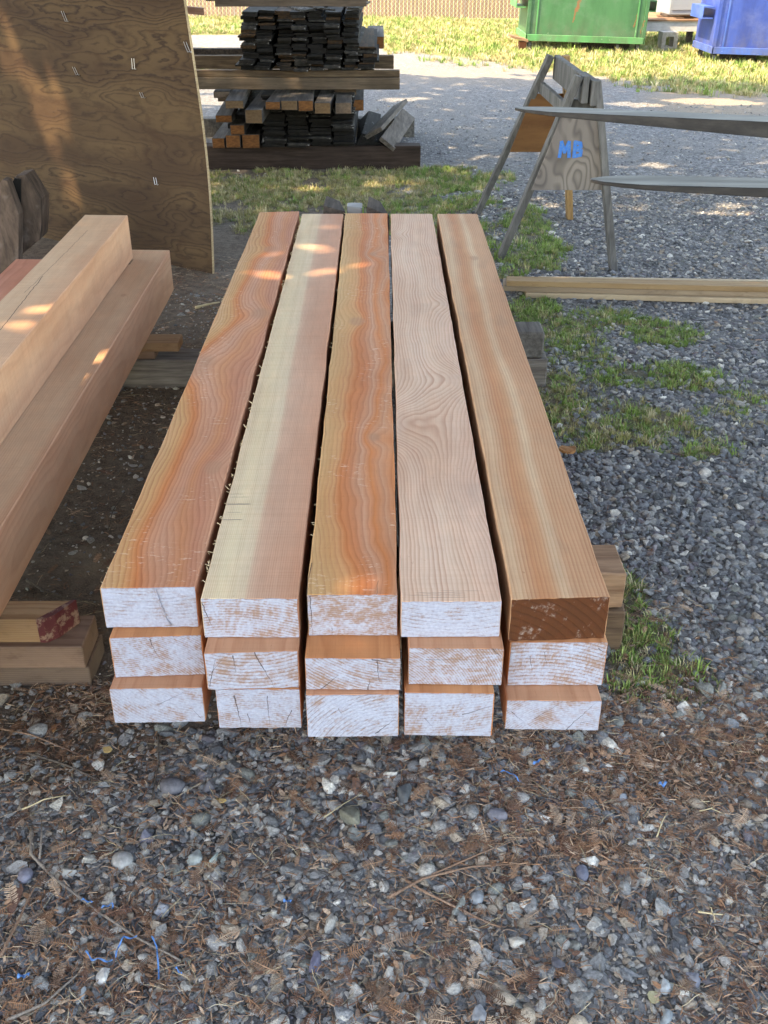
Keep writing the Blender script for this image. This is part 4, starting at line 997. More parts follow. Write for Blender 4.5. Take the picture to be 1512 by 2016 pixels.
# ------------------------------------------------------------------ slatted chain link fence
yf = 25.0; fx0 = -6; fx1 = at_y(1030, 10, yf).x + 1.5; fz0 = at_y(860, 30, yf).z
fe = empty('fence', (fx0, yf, min(fz0, 0)))
slm = NT('privacy_slat'); p = slm.tex('Object'); g = slm.noise(slm.mapping(p, (9, 1, .8)), 1, 3, .6)
slm.col(slm.mix(slm.smooth(g, .3, .7), (.33, .21, .145), (.24, .15, .105))); slm.rough(.6)
mb = MB(); x = 0.0
while x < fx1 - fx0:
    mb.box(x, x + .070, 0, .004, .03, 1.8); x += .085
mb.build('privacy_slats', slm.mat, fe)
galv = NT('galvanised_wire'); galv.col((.62, .60, .55)); galv.set(Metallic=.4); galv.rough(.5)
mb = MB(); W_ = fx1 - fx0; st_ = .09; Hh = 1.8
k = -Hh
while k < W_:
    for s_ in (1, -1):
        a0, b0 = k, k + Hh
        lo_, hi_ = max(a0, 0), min(b0, W_)
        if hi_ > lo_:
            za, zb2 = lo_ - a0, hi_ - a0
            if s_ < 0: za, zb2 = Hh - za, Hh - zb2
            mb.bar((lo_, -.006 * s_ - .008, za), (hi_, -.006 * s_ - .008, zb2), .004, .004)
    k += st_
mb.build('chain_link', galv.mat, fe)
for k in range(5):
    mb = MB(); xx = .2 + k * (W_ - .4) / 4; mb.tube([(xx, .04, -.3), (xx, .04, 1.86)], .03, 10); mb.build('post', galv.mat, fe, smooth=False)
mb = MB(); mb.tube([(0, .04, 1.84), (W_, .04, 1.84)], .022, 8); mb.build('top_rail', galv.mat, fe)
tag(fe, 'chain link fence with brown privacy slats along the far grass', 'fence')

# ================================================================== ground
def ell(u, v, cu, cv, ru, rv):
    d = math.hypot((u - cu) / ru, (v - cv) / rv); return max(0.0, min(1.0, (1.25 - d) / .5))
GRASS = [  # centre u, v, radii, amount, greenness
    (640, 375, 300, 42, .9, .2), (880, 355, 110, 28, .9, .75), (830, 400, 130, 30, .9, .75), (640, 350, 160, 25, .5, .2), (470, 420, 90, 40, .5, .1),
    (1035, 440, 45, 30, .9, .9), (1040, 500, 75, 32, 1, .95), (1000, 525, 60, 20, .6, .7), (1040, 610, 70, 26, .9, .9), (1180, 640, 170, 26, .75, .9), (1120, 680, 110, 42, .9, .8), (1300, 660, 90, 22, .9, .95),
    (1300, 745, 140, 28, .95, .95), (1130, 790, 130, 60, .7, .45), (1250, 850, 170, 40, .75, .5), (1430, 800, 80, 60, .5, .6), (1370, 880, 100, 22, .6, .5),
    (1228, 1190, 34, 60, .9, .8), (1260, 1270, 60, 50, .9, .8), (1300, 1345, 100, 46, 1, .85), (1360, 1370, 70, 22, .6, .7), (900, 460, 60, 40, .8, .8), (700, 440, 240, 30, .6, .5)]
def fbm(x, y, s, o=0.0):
    return mn.fractal(Vector((x * s + o, y * s - o, o)), .9, 2.1, 4) 
def zones(x, y):
    """returns gravel, grass, green, litter, tan amounts for a ground point"""
    u, v = proj((x, y, 0)); n0 = fbm(x, y, .9, 3.0); n1 = fbm(x, y, 3.1, 7.0)
    gr_ = 0; gn = 0
    if y < 9.5 and y > .5:
        for (cu, cv, ru, rv, am, g) in GRASS:
            e = ell(u, v, cu, cv, ru, rv) * am
            if e > gr_: gr_ = e; gn = g
        gr_ = max(0, min(1, gr_ + n1 * 1.0 + .07)) if gr_ > .02 else 0
    far = 0
    if y > 9:
        if v < 2000:
            edge = 118 + (u - 756) * .09 + n0 * 14
            if u < 756: edge = 50 + n0 * 10 
            far = max(0, min(1, (edge - v) / 22))
            far = max(far, .75 * ell(u, v, 1400, 150, 200, 30) * (1 if n1 > -.1 else .3))
            if u < 470: far = max(far, ell(u, v, 400, 30, 90, 26), .7 * ell(u, v, 400, 125, 60, 20))
        else: far = 1
        if y > 21: far = 1
        if far > gr_: gr_ = far; gn = .45 + n0 * .5
    tan = .85 * ell(u, v, 165, 1105, 60, 26) * (1 if n1 > -.25 else .3) + .9 * ell(u, v, 1420, 190, 150, 34) + .35 * ell(u, v, 1000, 150, 250, 20)
    # gravel amount
    gv = 1.0
    if x < .1 and y < 9: gv = .35
    if x < -.3 and 1.9 < y < 7: gv = .10
    if y < 1.95:
        gv = .68 - .35 * ell(u, v, 1250, 1500, 350, 90) - .25 * ell(u, v, 1050, 1680, 120, 90) - .35 * ell(u, v, 120, 1450, 220, 90)
    if -.3 <= x < .8 and 1.9 < y < 7: gv = .7
    gv = max(0, min(1, gv + n0 * .25))
    lit = 0
    if y < 2.1: lit = .40 + .45 * ell(u, v, 1250, 1500, 350, 120) + .3 * ell(u, v, 300, 1900, 500, 140) + .3 * ell(u, v, 1050, 1700, 200, 120)
    elif x < 0 and y < 7: lit = .5
    elif y < 6: lit = .12
    lit = max(0, min(1, lit + n1 * .5)) if lit > 0 else 0
    return gv * (1 - .75 * min(1, gr_)), min(1, gr_), max(0, min(1, gn)), lit, max(0, min(1, tan))
def axis(lo, hi, fine_lo, fine_hi, step):
    out = list(np.arange(fine_lo, fine_hi + 1e-6, step)); s = step; v = fine_hi
    while v < hi: s *= 1.35; v += s; out.append(min(v, hi + 1))
    s = step; v = fine_lo; pre = []
    while v > lo: s *= 1.35; v -= s; pre.append(max(v, lo - 1))
    return pre[::-1] + out
xs = axis(-400, 400, -3.2, 6.6, .07); ys = axis(-300, 700, .7, 9.5, .07)
ys = [q for q in ys if q <= 9.5] + [q for q in np.arange(9.65, 27, .16)] + [q for q in axis(26, 700, 27.2, 27.3, .3) if q > 27.1]
ys = sorted(set(round(float(q), 4) for q in ys)); xs = sorted(set(round(float(q), 4) for q in xs))
NX, NY = len(xs), len(ys)
vs = np.zeros((NX * NY, 3), dtype=np.float32); at1 = np.zeros((NX * NY, 4), dtype=np.float32); at2 = np.zeros((NX * NY, 4), dtype=np.float32)
def gz_(x, y):
    z = gh(x, y)
    if .5 < y < 12 and -5 < x < 9: z += .006 * fbm(x, y, 2.0, 11) + .004 * fbm(x, y, 7, 5) - .004
    return z
k = 0
for y in ys:
    for x in xs:
        vs[k] = (x, y, gz_(x, y))
        if -30 < x < 40 and -2 < y < 60: g = zones(x, y)
        else: g = (.1, .9, .4, 0, 0)
        at1[k] = (g[0], g[1], g[2], 1); at2[k] = (g[3], g[4], 0, 1); k += 1
idx = np.arange(NX * NY).reshape(NY, NX)
quads = np.stack([idx[:-1, :-1], idx[:-1, 1:], idx[1:, 1:], idx[1:, :-1]], -1).reshape(-1, 4)
me = bpy.data.meshes.new('ground'); me.vertices.add(len(vs)); me.vertices.foreach_set('co', vs.ravel())
me.loops.add(quads.size); me.loops.foreach_set('vertex_index', quads.ravel().astype(np.int32))
me.polygons.add(len(quads)); me.polygons.foreach_set('loop_start', np.arange(0, quads.size, 4, dtype=np.int32)); me.polygons.foreach_set('loop_total', np.full(len(quads), 4, dtype=np.int32))
me.update(calc_edges=True)
for nm, arr in (('zone_a', at1), ('zone_b', at2)):
    a = me.attributes.new(nm, 'FLOAT_COLOR', 'POINT'); a.data.foreach_set('color', arr.ravel())
for p_ in me.polygons: p_.use_smooth = True
n = NT('ground_cover'); p = n.pos()
za = n.sep(n.attr('zone_a')); zb = n.sep(n.attr('zone_b'))
dn = n.noise(p, 22, 6, .7); dn2 = n.noise(p, 160, 4, .7); dn3 = n.noise(p, 1.3, 3, .6)
dirt = n.mix(n.smooth(dn, .3, .7), (.085, .07, .057), (.20, .165, .135))
dirt = n.mix(n.m('MULTIPLY', n.smooth(dn2, .5, .68), .7), dirt, (.25, .21, .175))
dirt = n.mix(n.m('MULTIPLY', zb[0], .45), dirt, n.mix(n.smooth(dn2, .4, .65), (.08, .045, .027), (.22, .125, .075)))
# crushed stone: two cell sizes
pw_ = n.vm('ADD', p, n.vm('SCALE', n.noise(p, 40, 2, .5, color=True), sc=.012))
v1c = n.voro(pw_, 38, 'F1', 'Color'); v1d = n.voro(pw_, 38, 'F1', 'Distance'); v1e = n.voro(pw_, 38, 'DISTANCE_TO_EDGE', 'Distance')
cc = n.sep(v1c)
stone = n.ramp(cc[0], [(0, (.07, .075, .085)), (.3, (.15, .155, .17)), (.6, (.25, .26, .275)), (.85, (.37, .37, .38)), (1, (.55, .54, .52))])
stone = n.mix(n.m('MULTIPLY', cc[1], .3), stone, (.20, .17, .14))
stone = n.mix(n.smooth(v1e, .06, .0), stone, (.03, .028, .026))
fine = n.mix(n.smooth(dn2, .35, .65), (.10, .095, .09), (.22, .21, .20))
gcol = n.mix(n.smooth(dn3, .35, .7), stone, n.mix(.35, stone, fine))
gcol = n.mix(n.m('MULTIPLY', n.smooth(n.noise(p, .55, 4, .6), .38, .62), .5), gcol, (.27, .25, .225))
gcol = n.mix(n.m('MULTIPLY', n.smooth(n.sep(p)[1], 6, 11), .45), gcol, n.mix(n.smooth(dn, .3, .7), (.17, .172, .175), (.25, .25, .248)))
gm = n.smooth(n.m('ADD', za[0], n.m('MULTIPLY', n.m('SUBTRACT', dn, .5), .8)), .35, .6)
c = n.mix(gm, dirt, gcol)
c = n.mix(n.m('MULTIPLY', zb[1], .75), c, n.mix(dn, (.26, .20, .14), (.36, .29, .21)))
grs = n.mix(za[2], n.mix(n.smooth(dn2, .3, .7), (.20, .18, .08), (.31, .28, .13)), n.mix(n.smooth(dn2, .3, .7), (.055, .09, .02), (.15, .20, .05)))
gmask = n.smooth(n.m('ADD', za[1], n.m('MULTIPLY', n.m('SUBTRACT', dn, .5), 1.0)), .4, .75)
fy = n.smooth(n.sep(p)[1], 7, 13)
c = n.mix(n.m('MULTIPLY', gmask, n.m('ADD', .15, n.m('MULTIPLY', fy, .8))), c, grs)
n.col(c); n.rough(.9); n.set(Specular_IOR_Level=.12)
hh = n.m('ADD', n.m('MULTIPLY', n.m('MULTIPLY', n.m('MINIMUM', v1e, .25), gm), 4), n.m('ADD', dn2, n.m('MULTIPLY', dn, 1.0)))
n.bump(hh, .9, .008)
me.materials.append(n.mat)
go = bpy.data.objects.new('ground', me); COL.objects.link(go); go['kind'] = 'structure'; go['label'] = 'gravelly dirt yard with grass patches'

# ------------------------------------------------------------------ scatter system
def proto_collection(name, objs):
    c = bpy.data.collections.new(name)
    for o in objs:
        for k in list(o.users_collection): k.objects.unlink(o)
        c.objects.link(o)
    return c
def scatter(name, coll, P, ROT, S, IDX, COLR, label):
    m_ = bpy.data.meshes.new(name); P = np.asarray(P, dtype=np.float32); m_.vertices.add(len(P)); m_.vertices.foreach_set('co', P.ravel())
    for nm, ty, arr, key in (('rot', 'FLOAT_VECTOR', ROT, 'vector'), ('scl', 'FLOAT_VECTOR', S, 'vector'), ('icol', 'FLOAT_COLOR', COLR, 'color')):
        a = m_.attributes.new(nm, ty, 'POINT'); a.data.foreach_set(key, np.asarray(arr, dtype=np.float32).ravel())
    a = m_.attributes.new('pidx', 'INT', 'POINT'); a.data.foreach_set('value', np.asarray(IDX, dtype=np.int32))
    o = bpy.data.objects.new(name, m_); COL.objects.link(o)
    g = bpy.data.node_groups.new(name, 'GeometryNodeTree')
    g.interface.new_socket('Geometry', in_out='INPUT', socket_type='NodeSocketGeometry'); g.interface.new_socket('Geometry', in_out='OUTPUT', socket_type='NodeSocketGeometry')
    N_ = g.nodes; Lk = g.links.new; gi = N_.new('NodeGroupInput'); gout = N_.new('NodeGroupOutput')
    iop = N_.new('GeometryNodeInstanceOnPoints'); ci = N_.new('GeometryNodeCollectionInfo'); ci.inputs['Collection'].default_value = coll
    ci.inputs['Separate Children'].default_value = True; ci.inputs['Reset Children'].default_value = True
    def na(nm, ty):
        q = N_.new('GeometryNodeInputNamedAttribute'); q.data_type = ty; q.inputs['Name'].default_value = nm; return q.outputs['Attribute']
    Lk(gi.outputs[0], iop.inputs['Points']); Lk(ci.outputs[0], iop.inputs['Instance']); iop.inputs['Pick Instance'].default_value = True
    Lk(na('pidx', 'INT'), iop.inputs['Instance Index']); e2r = N_.new('FunctionNodeEulerToRotation'); Lk(na('rot', 'FLOAT_VECTOR'), e2r.inputs[0]); Lk(e2r.outputs[0], iop.inputs['Rotation'])
    Lk(na('scl', 'FLOAT_VECTOR'), iop.inputs['Scale']); Lk(iop.outputs[0], gout.inputs[0])
    md = o.modifiers.new('scatter', 'NODES'); md.node_group = g
    o['kind'] = 'stuff'; o['label'] = label
    return o

def inst_mat(name, rough=.8, spec=.3, vein=0, trans=False):
    n = NT(name); c = n.attr('icol', 'INSTANCER'); p = n.tex('Object')
    rnd = n.t.nodes.new('ShaderNodeObjectInfo').outputs['Random']
    g = n.noise(n.vm('ADD', p, n.comb(n.m('MULTIPLY', rnd, 50), 0, 0)), 3.0, 5, .65)
    c2 = n.mix(n.smooth(g, .3, .7), n.mix(1, c, (.68, .67, .66), 'MULTIPLY'), n.mix(1, c, (1.22, 1.2, 1.18), 'MULTIPLY'))
    if vein:
        vv = n.smooth(n.noise(p, 2.2, 2, .5, 1.5), .60, .63)
        c2 = n.mix(n.m('MULTIPLY', vv, n.m('MULTIPLY', rnd, .5)), c2, (.45, .44, .42))
        n.bump(n.noise(p, 7, 4, .6), .5, .12)
    n.col(c2); n.rough(rough); n.set(Specular_IOR_Level=spec)
    return n.mat
stone_m = inst_mat('stone', .75, .3, 1); litter_m = inst_mat('dry_litter', .8, .2); blade_m = inst_mat('grass_blade', .6, .25)

def rock(seed, flat=.62, round_=False):
    rs = random.Random(seed); bm = bmesh.new()
    if round_:
        bmesh.ops.create_icosphere(bm, subdivisions=2, radius=1)
        for v in bm.verts: v.co *= 1 + .16 * mn.noise(v.co * 1.2 + Vector((seed, 0, 0)))
    else:
        for i in range(rs.randint(10, 15)):
            v = Vector((rs.gauss(0, 1), rs.gauss(0, 1), rs.gauss(0, 1))).normalized() * rs.uniform(.8, 1.1); bm.verts.new(v)
        r = bmesh.ops.convex_hull(bm, input=bm.verts)
        bmesh.ops.bevel(bm, geom=list(bm.edges), offset=.09, segments=1, affect='EDGES', clamp_overlap=True)
    for v in bm.verts: v.co.x *= rs.uniform(1, 1.001); v.co.z *= flat
    m_ = bpy.data.meshes.new('gravel_stone'); bm.to_mesh(m_); bm.free(); m_.materials.append(stone_m)
    if round_:
        for f in m_.polygons: f.use_smooth = True
    return bpy.data.objects.new('gravel_stone', m_)
rocks = [rock(i, random.uniform(.5, .85)) for i in range(14)] + [rock(40 + i, random.uniform(.55, .8), True) for i in range(5)]
CR = proto_collection('gravel_stones', rocks); NR = len(rocks)

SC = 1.3 * np.array([(.10, .105, .115), (.15, .16, .175), (.19, .195, .20), (.26, .255, .25), (.33, .32, .30), (.42, .40, .37), (.55, .53, .49), (.25, .21, .17), (.17, .18, .17), (.14, .13, .15), (.36, .30, .24), (.075, .08, .085)])
WN = np.array([.09, .11, .13, .14, .13, .10, .045, .10, .06, .04, .08, .02]); WN /= WN.sum()          # near mix
WD = np.array([.17, .22, .18, .11, .06, .04, .02, .03, .06, .06, .01, .04]); WD /= WD.sum()     # blue grey crushed stone
def under_stack(x, y):
    return (-.50 < x < .56 and 1.95 < y < 4.9) or (x < -1.2 and 1.5 < y < 4.6)
P, RO, S_, ID, CO_ = [], [], [], [], []
def add_stone(x, y, r, wts, sink=.35, rmax=9):
    P.append((x, y, gz_(x, y) + r * (.5 - sink))); RO.append((random.uniform(-.5, .5), random.uniform(-.5, .5), random.uniform(0, 6.28)))
    e = random.uniform(.75, 1.35); S_.append((r * e, r / e, r * random.uniform(.7, 1.1))); ID.append(random.randrange(NR) if random.random() < .35 else random.randrange(14))
    c = SC[rng.choice(len(SC), p=wts)] * random.uniform(.8, 1.2); CO_.append((*c, 1))
def region(n_, x0, x1, y0, y1, rmin, rmax, sig, wts, gate, sink=.35):
    lx = math.log(rmin); 
    for _ in range(n_):
        x, y = random.uniform(x0, x1), random.uniform(y0, y1)
        u, v = proj((x, y, 0))
        if u < -60 or u > 1572 or v > 2080: continue
        if under_stack(x, y) and random.random() < .85: continue
        z = zones(x, y)
        if random.random() > gate(z, x, y): continue
        r = min(rmax, rmin * math.exp(abs(random.gauss(0, sig)))); add_stone(x, y, r, wts, sink)
# foreground
region(21000, -1.0, 1.0, 1.0, 2.15, .0034, .022, .66, WN, lambda z, x, y: .25 + .9 * z[0], .3)
region(900, -1.0, 1.0, 1.0, 2.15, .011, .034, .40, WN, lambda z, x, y: z[0] ** 1.5, .3)
region(4500, -.55, .6, 1.6, 2.4, .008, .02, .45, WD, lambda z, x, y: .7, .3)
# dirt strip between stacks
region(5000, -1.3, -.2, 1.9, 5.5, .0035, .03, .7, WN, lambda z, x, y: .55, .45)
# crushed gravel on the right
region(26000, .5, 2.6, 1.9, 4.8, .0085, .028, .42, WD, lambda z, x, y: z[0] * 1.1 * (1 - .6 * z[1]), .3)
region(24000, .6, 4.2, 4.5, 8.0, .0075, .024, .45, WD * .6 + WN * .4, lambda z, x, y: z[0] * (1 - .6 * z[1]), .3)
region(9000, -1.2, 6.5, 8.0, 13.0, .007, .02, .45, WD * .4 + WN * .6, lambda z, x, y: z[0] * .9 * (1 - z[1]) * (1.2 - (y - 8) * .16), .4)
scatter('gravel', CR, P, RO, S_, ID, CO_, 'loose blue grey crushed gravel and pebbles')
print('stones', len(P))

# litter: needles, sprigs, chips, straw
def needle(k):
    rs = random.Random(k); mb = MB(); a = rs.uniform(-.3, .3)
    mb.tube([(-1, 0, 0), (-.3, a * .5, .08), (.4, a * .7, .08), (1, a * .2, .02)], [.06, .10, .09, .04], 4); return mb.build('needle', litter_m)
def sprig(k):
    rs = random.Random(k); mb = MB(); n_ = 13
    mb.tube([(-1, 0, 0), (0, .05, .05), (1, 0, 0)], [.035, .03, .015], 4)
    for i in range(n_):
        t = -0.85 + 1.8 * i / n_; l = .42 * (1 - abs(t) ** 2.5 * .6) * rs.uniform(.8, 1.1)
        for s_ in (-1, 1):
            if rs.random() < .12: continue
            x = t + rs.uniform(-.02, .02); z = rs.uniform(-.02, .08)
            mb.add([(x - .035, 0, .02), (x + .035, 0, .03), (x + .24 * l + .05, s_ * l, z), (x + .18 * l, s_ * l * .9, z - .01)], [(0, 1, 2, 3)])
    return mb.build('needle_sprig', litter_m)
def chip(k):
    rs = random.Random(k); mb = MB(); n_ = 6; w = rs.uniform(.25, .5)
    top = [(math.cos(6.283 * i / n_) * rs.uniform(.8, 1.1), math.sin(6.283 * i / n_) * w * rs.uniform(.8, 1.1)) for i in range(n_)]
    mb.add([(a, b, .06 + .08 * a * a) for a, b in top] + [(a, b, -.04 + .08 * a * a) for a, b in top], [tuple(range(n_)), tuple(range(2 * n_ - 1, n_ - 1, -1))] + [(j, j + n_, (j + 1) % n_ + n_, (j + 1) % n_) for j in range(n_)])
    return mb.build('bark_chip', litter_m)
def straw(k):
    rs = random.Random(k); mb = MB(); p_ = Vector((-1, 0, 0)); pts = [p_.copy()]; d = 0
    for i in range(5): d += rs.uniform(-.45, .45); p_ = p_ + Vector((.4 * math.cos(d), .4 * math.sin(d), 0)); q = p_.copy(); q.z = .04 * math.sin(i); pts.append(q)
    mb.tube(pts, [.018, .02, .02, .018, .015, .008], 4); return mb.build('straw', litter_m)
protos = [needle(i) for i in range(4)] + [sprig(i) for i in range(4)] + [chip(i) for i in range(4)] + [straw(i) for i in range(4)]
# collection children are read in alphabetical order, so name them in that order first
names = ['a_needle', 'b_sprig', 'c_chip', 'd_straw']
for i, o in enumerate(protos): o.name = 'litter_piece_%02d' % i
CL = proto_collection('litter_pieces', protos)
P, RO, S_, ID, CO_ = [], [], [], [], []
LC = [(.30, .165, .10), (.22, .12, .075), (.38, .23, .15), (.15, .09, .065), (.46, .33, .24), (.26, .18, .135), (.19, .10, .07)]
STC = [(.5, .42, .27), (.42, .34, .22), (.58, .5, .36)]
def add_lit(x, y, kind, s, c, z=.004):
    P.append((x, y, gz_(x, y) + z)); RO.append((random.uniform(-.25, .25), random.uniform(-.25, .25), random.uniform(0, 6.28))); S_.append((s, s, s))
    ID.append(kind * 4 + random.randrange(4)); k = random.uniform(.75, 1.25); CO_.append((c[0] * k, c[1] * k, c[2] * k, 1))
def litter(n_, x0, x1, y0, y1, gate=1.0):
    for _ in range(n_):
        x, y = random.uniform(x0, x1), random.uniform(y0, y1); u, v = proj((x, y, 0))
        if u < -60 or u > 1572 or v > 2080 or (under_stack(x, y) and random.random() < .8): continue
        if random.random() > zones(x, y)[3] * gate: continue
        r = random.random(); z = random.uniform(.002, .014)
        if r < .66: add_lit(x, y, 0, random.uniform(.006, .014), random.choice(LC), z)
        elif r < .70: add_lit(x, y, 1, random.uniform(.014, .034), random.choice(LC), z + .003)
        elif r < .82: add_lit(x, y, 2, random.uniform(.004, .012), random.choice(LC), z)
        else: add_lit(x, y, 3, random.uniform(.015, .035), random.choice(STC + LC), z)
litter(36000, -1.0, 1.0, 1.0, 2.15)
litter(9000, -1.4, -.2, 2.0, 6.2, 1.1)
litter(5000, .5, 2.2, 1.9, 5.0)
litter(6000, .3, 1.1, 1.55, 2.5)
scatter('needle_litter', CL, P, RO, S_, ID, CO_, 'brown conifer needles, bark chips and straw on the ground')
print('litter', len(P))

# grass
def tuft(k, nb=16, spread=.5, lean=.55, wid=.045):
    rs = random.Random(k); mb = MB()
    for i in range(nb):
        a = rs.uniform(0, 6.283); r0 = rs.uniform(0, spread); h = rs.uniform(.5, 1.15); l = rs.uniform(.15, lean) * h; b = Vector((math.cos(a) * r0, math.sin(a) * r0, 0)); a2 = a + rs.uniform(-.9, .9)
        d = Vector((math.cos(a2), math.sin(a2), 0)); s_ = Vector((-d.y, d.x, 0)) * wid * rs.uniform(.7, 1.3)
        p1 = b + d * l * .3 + Vector((0, 0, h * .55)); p2 = b + d * l + Vector((0, 0, h * rs.uniform(.75, 1)))
        mb.add([b - s_, b + s_, p1 + s_ * .8, p1 - s_ * .8, p2], [(0, 1, 2, 3), (3, 2, 4)])
    return mb.build('grass_tuft', blade_m)
tf_ = [tuft(i) for i in range(5)] + [tuft(20 + i, 10, .7, 1.1) for i in range(4)]
for i, o in enumerate(tf_): o.name = 'grass_tuft_%02d' % i
CG = proto_collection('grass_tufts', tf_)
P, RO, S_, ID, CO_ = [], [], [], [], []
def grass(n_, x0, x1, y0, y1, s0, s1, thr=.25, far=False):
    for _ in range(n_):
        x, y = random.uniform(x0, x1), random.uniform(y0, y1); u, v = proj((x, y, 0))
        if u < -40 or u > 1560 or under_stack(x, y): continue
        z = zones(x, y)
        if z[1] < thr or random.random() > z[1] * (1.0 if far else .8) * (1 if fbm(x, y, 6.5, 2) > -.08 - .3 * z[1] else .2): continue
        s = random.uniform(s0, s1) * (1.0 if random.random() > .12 else 1.5); green = random.random() < z[2] * .78 + .05
        if green: c = random.choice([(.17, .28, .07), (.23, .35, .09), (.13, .22, .055), (.30, .38, .13)])
        else: c = random.choice([(.42, .37, .19), (.36, .32, .15), (.31, .32, .12), (.52, .46, .29)])
        P.append((x, y, gz_(x, y) - .003)); RO.append((random.uniform(-.15, .15), random.uniform(-.15, .15), random.uniform(0, 6.28))); S_.append((s, s, s * random.uniform(.7, 1.1)))
        ID.append(random.randrange(9)); k = random.uniform(.8, 1.2); CO_.append((c[0] * k, c[1] * k, c[2] * k, 1))
grass(34000, .3, 2.6, 1.5, 5.2, .012, .034, .18)
grass(34000, -1.6, 2.2, 5.1, 8.9, .016, .044, .18)
grass(30000, -6, 10, 12.5, 25, .05, .11, .3, True)
grass(1500, -3, -.8, 8.8, 14, .03, .06, .3, True)
scatter('grass', CG, P, RO, S_, ID, CO_, 'patchy green and straw coloured grass')
print('tufts', len(P))

# ------------------------------------------------------------------ countable small things in the foreground
def stick(px, rad, mat, label, name='twig', z=.012, side=(), cat='twig'):
    pts = []
    for i, (u, v) in enumerate(px):
        q = hit(u, v, z); q.z = gz_(q.x, q.y) + z + .004 * math.sin(i * 1.7); pts.append(q)
    fine = []
    for i in range(len(pts) - 1):
        for k in range(4):
            t = k / 4; q = pts[i].lerp(pts[i + 1], t); nn = mn.noise_vector(q * 22) * .0025; fine.append(q + Vector((nn.x, nn.y, 0)))
    fine.append(pts[-1]); c0 = fine[0].copy(); n_ = len(fine)
    mb = MB(); mb.tube([q - c0 for q in fine], [rad * (1 - .55 * i / n_) * (1 + .15 * math.sin(i * 2.3)) for i in range(n_)], 7)
    for (u0, v0, u1, v1) in side:
        a = hit(u0, v0, z) - c0; b = hit(u1, v1, z) - c0; mb.tube([a, a.lerp(b, .5) + Vector((.002, .002, .003)), b], [rad * .6, rad * .5, rad * .25], 6)
    o = mb.build(name, mat, smooth=True); o.location = c0; return tag(o, label, cat)
tw = weather_mat('twig_bark', (.18, .15, .13), (.36, .31, .27), 141, (200, 200, 200)); tw2 = weather_mat('twig_red', (.22, .13, .09), (.38, .25, .18), 143, (200, 200, 200)); tw3 = weather_mat('twig_dark', (.08, .065, .055), (.17, .14, .12), 145, (200, 200, 200))
stw = NT('pale_straw'); stw.col((.55, .45, .28)); stw.rough(.8)
stick([(62, 1625), (60, 1680), (105, 1725), (180, 1780), (265, 1840), (355, 1890)], .0042, tw, 'thick grey brown twig running diagonally through the lower left gravel', side=[(78, 1690, 82, 1612)])
stick([(0, 1880), (40, 1800), (78, 1720)], .0032, tw2, 'reddish brown twig crossing the left edge under the thick diagonal twig')
stick([(10, 2010), (90, 1975), (140, 1925), (172, 1892)], .0034, tw, 'grey twig in the bottom left corner, slanting up to the blue twine')
stick([(45, 1478), (130, 1505), (215, 1540), (300, 1560)], .0032, tw3, 'dark twig lying below the front of the left board support')
stick([(0, 1432), (60, 1446), (130, 1470), (200, 1500)], .0028, tw2, 'thin reddish twig under the front board support, left edge')
stick([(765, 1765), (830, 1730), (930, 1705), (1048, 1695)], .0036, tw2, 'forked reddish twig in the centre of the lower gravel', side=[(850, 1722, 1025, 1650)])
stick([(800, 1730), (850, 1762), (920, 1795), (985, 1820)], .0034, tw2, 'short reddish brown twig crossing the forked twig')
stick([(312, 1445), (312, 1500), (298, 1572)], .0028, tw3, 'dark upright looking twig just below the lower left timber end')
stick([(52, 1140), (90, 1165), (140, 1178), (195, 1182)], .0045, tw3, 'dark curved twig between the left supports and the central stack')
stick([(90, 1060), (170, 1042), (250, 1010), (300, 985)], .0028, tw3, 'long dark twig on the dirt between the two stacks')
stick([(212, 1042), (222, 1005), (245, 965)], .0022, tw3, 'small forked dark twig on the dirt between the stacks', side=[(222, 1002, 120, 1000)])
stick([(385, 604), (408, 598), (432, 593)], .008, stw.mat, 'pale thin stick on the ground between the left stack and the golden timber', name='stick', z=.02, cat='stick')
stick([(637, 1605), (670, 1585), (713, 1557)], .0016, stw.mat, 'pale straw left of the large flat stone', name='straw', cat='straw')
stick([(42, 1588), (85, 1572), (136, 1562)], .0022, stw.mat, 'curved pale straw in the left foreground', name='straw', cat='straw')
stick([(1293, 1645), (1302, 1620), (1315, 1594)], .0018, stw.mat, 'pale bent straw in the right foreground gravel', name='straw', cat='straw')
stick([(1375, 1792), (1400, 1796), (1436, 1796)], .0022, stw.mat, 'pale twiggy straw near the right edge of the foreground', name='straw', side=[(1400, 1796, 1408, 1815), (1402, 1796, 1395, 1785)], cat='straw')
stick([(1378, 1592), (1400, 1590), (1425, 1598)], .0015, stw.mat, 'thin pale straw below the small grass patch', name='straw', cat='straw')
orange = weather_mat('orange_bark', (.30, .13, .05), (.42, .21, .09), 147, (60, 60, 60))
def chip_obj(u, v, wpx, hpx, mat, label, ang=0, name='bark_chip', cat='bark chip', th=.008):
    q = hit(u, v, .01); s = abs(hit(u + wpx / 2, v, .01).x - q.x); t = abs(hit(u, v + hpx / 2, .01).y - q.y)
    rs_ = random.Random(int(u)); n_ = 9; pts = [(math.cos(6.283 * i / n_) * s * rs_.uniform(.75, 1.1), math.sin(6.283 * i / n_) * t * rs_.uniform(.7, 1.1)) for i in range(n_)]
    mb = MB(); mb.add([(a, b, th + 6 * a * a) for a, b in pts] + [(a, b, 6 * a * a) for a, b in pts], [tuple(range(n_)), tuple(range(2 * n_ - 1, n_ - 1, -1))] + [(j, j + n_, (j + 1) % n_ + n_, (j + 1) % n_) for j in range(n_)])
    o = mb.build(name, mat); o.location = (q.x, q.y, gz_(q.x, q.y) + .008); o.rotation_euler = (0, 0, ang); return tag(o, label, cat)
chip_obj(1118, 886, 38, 14, orange, 'orange bark chip beside the tan timber at the grass edge', th=.012)
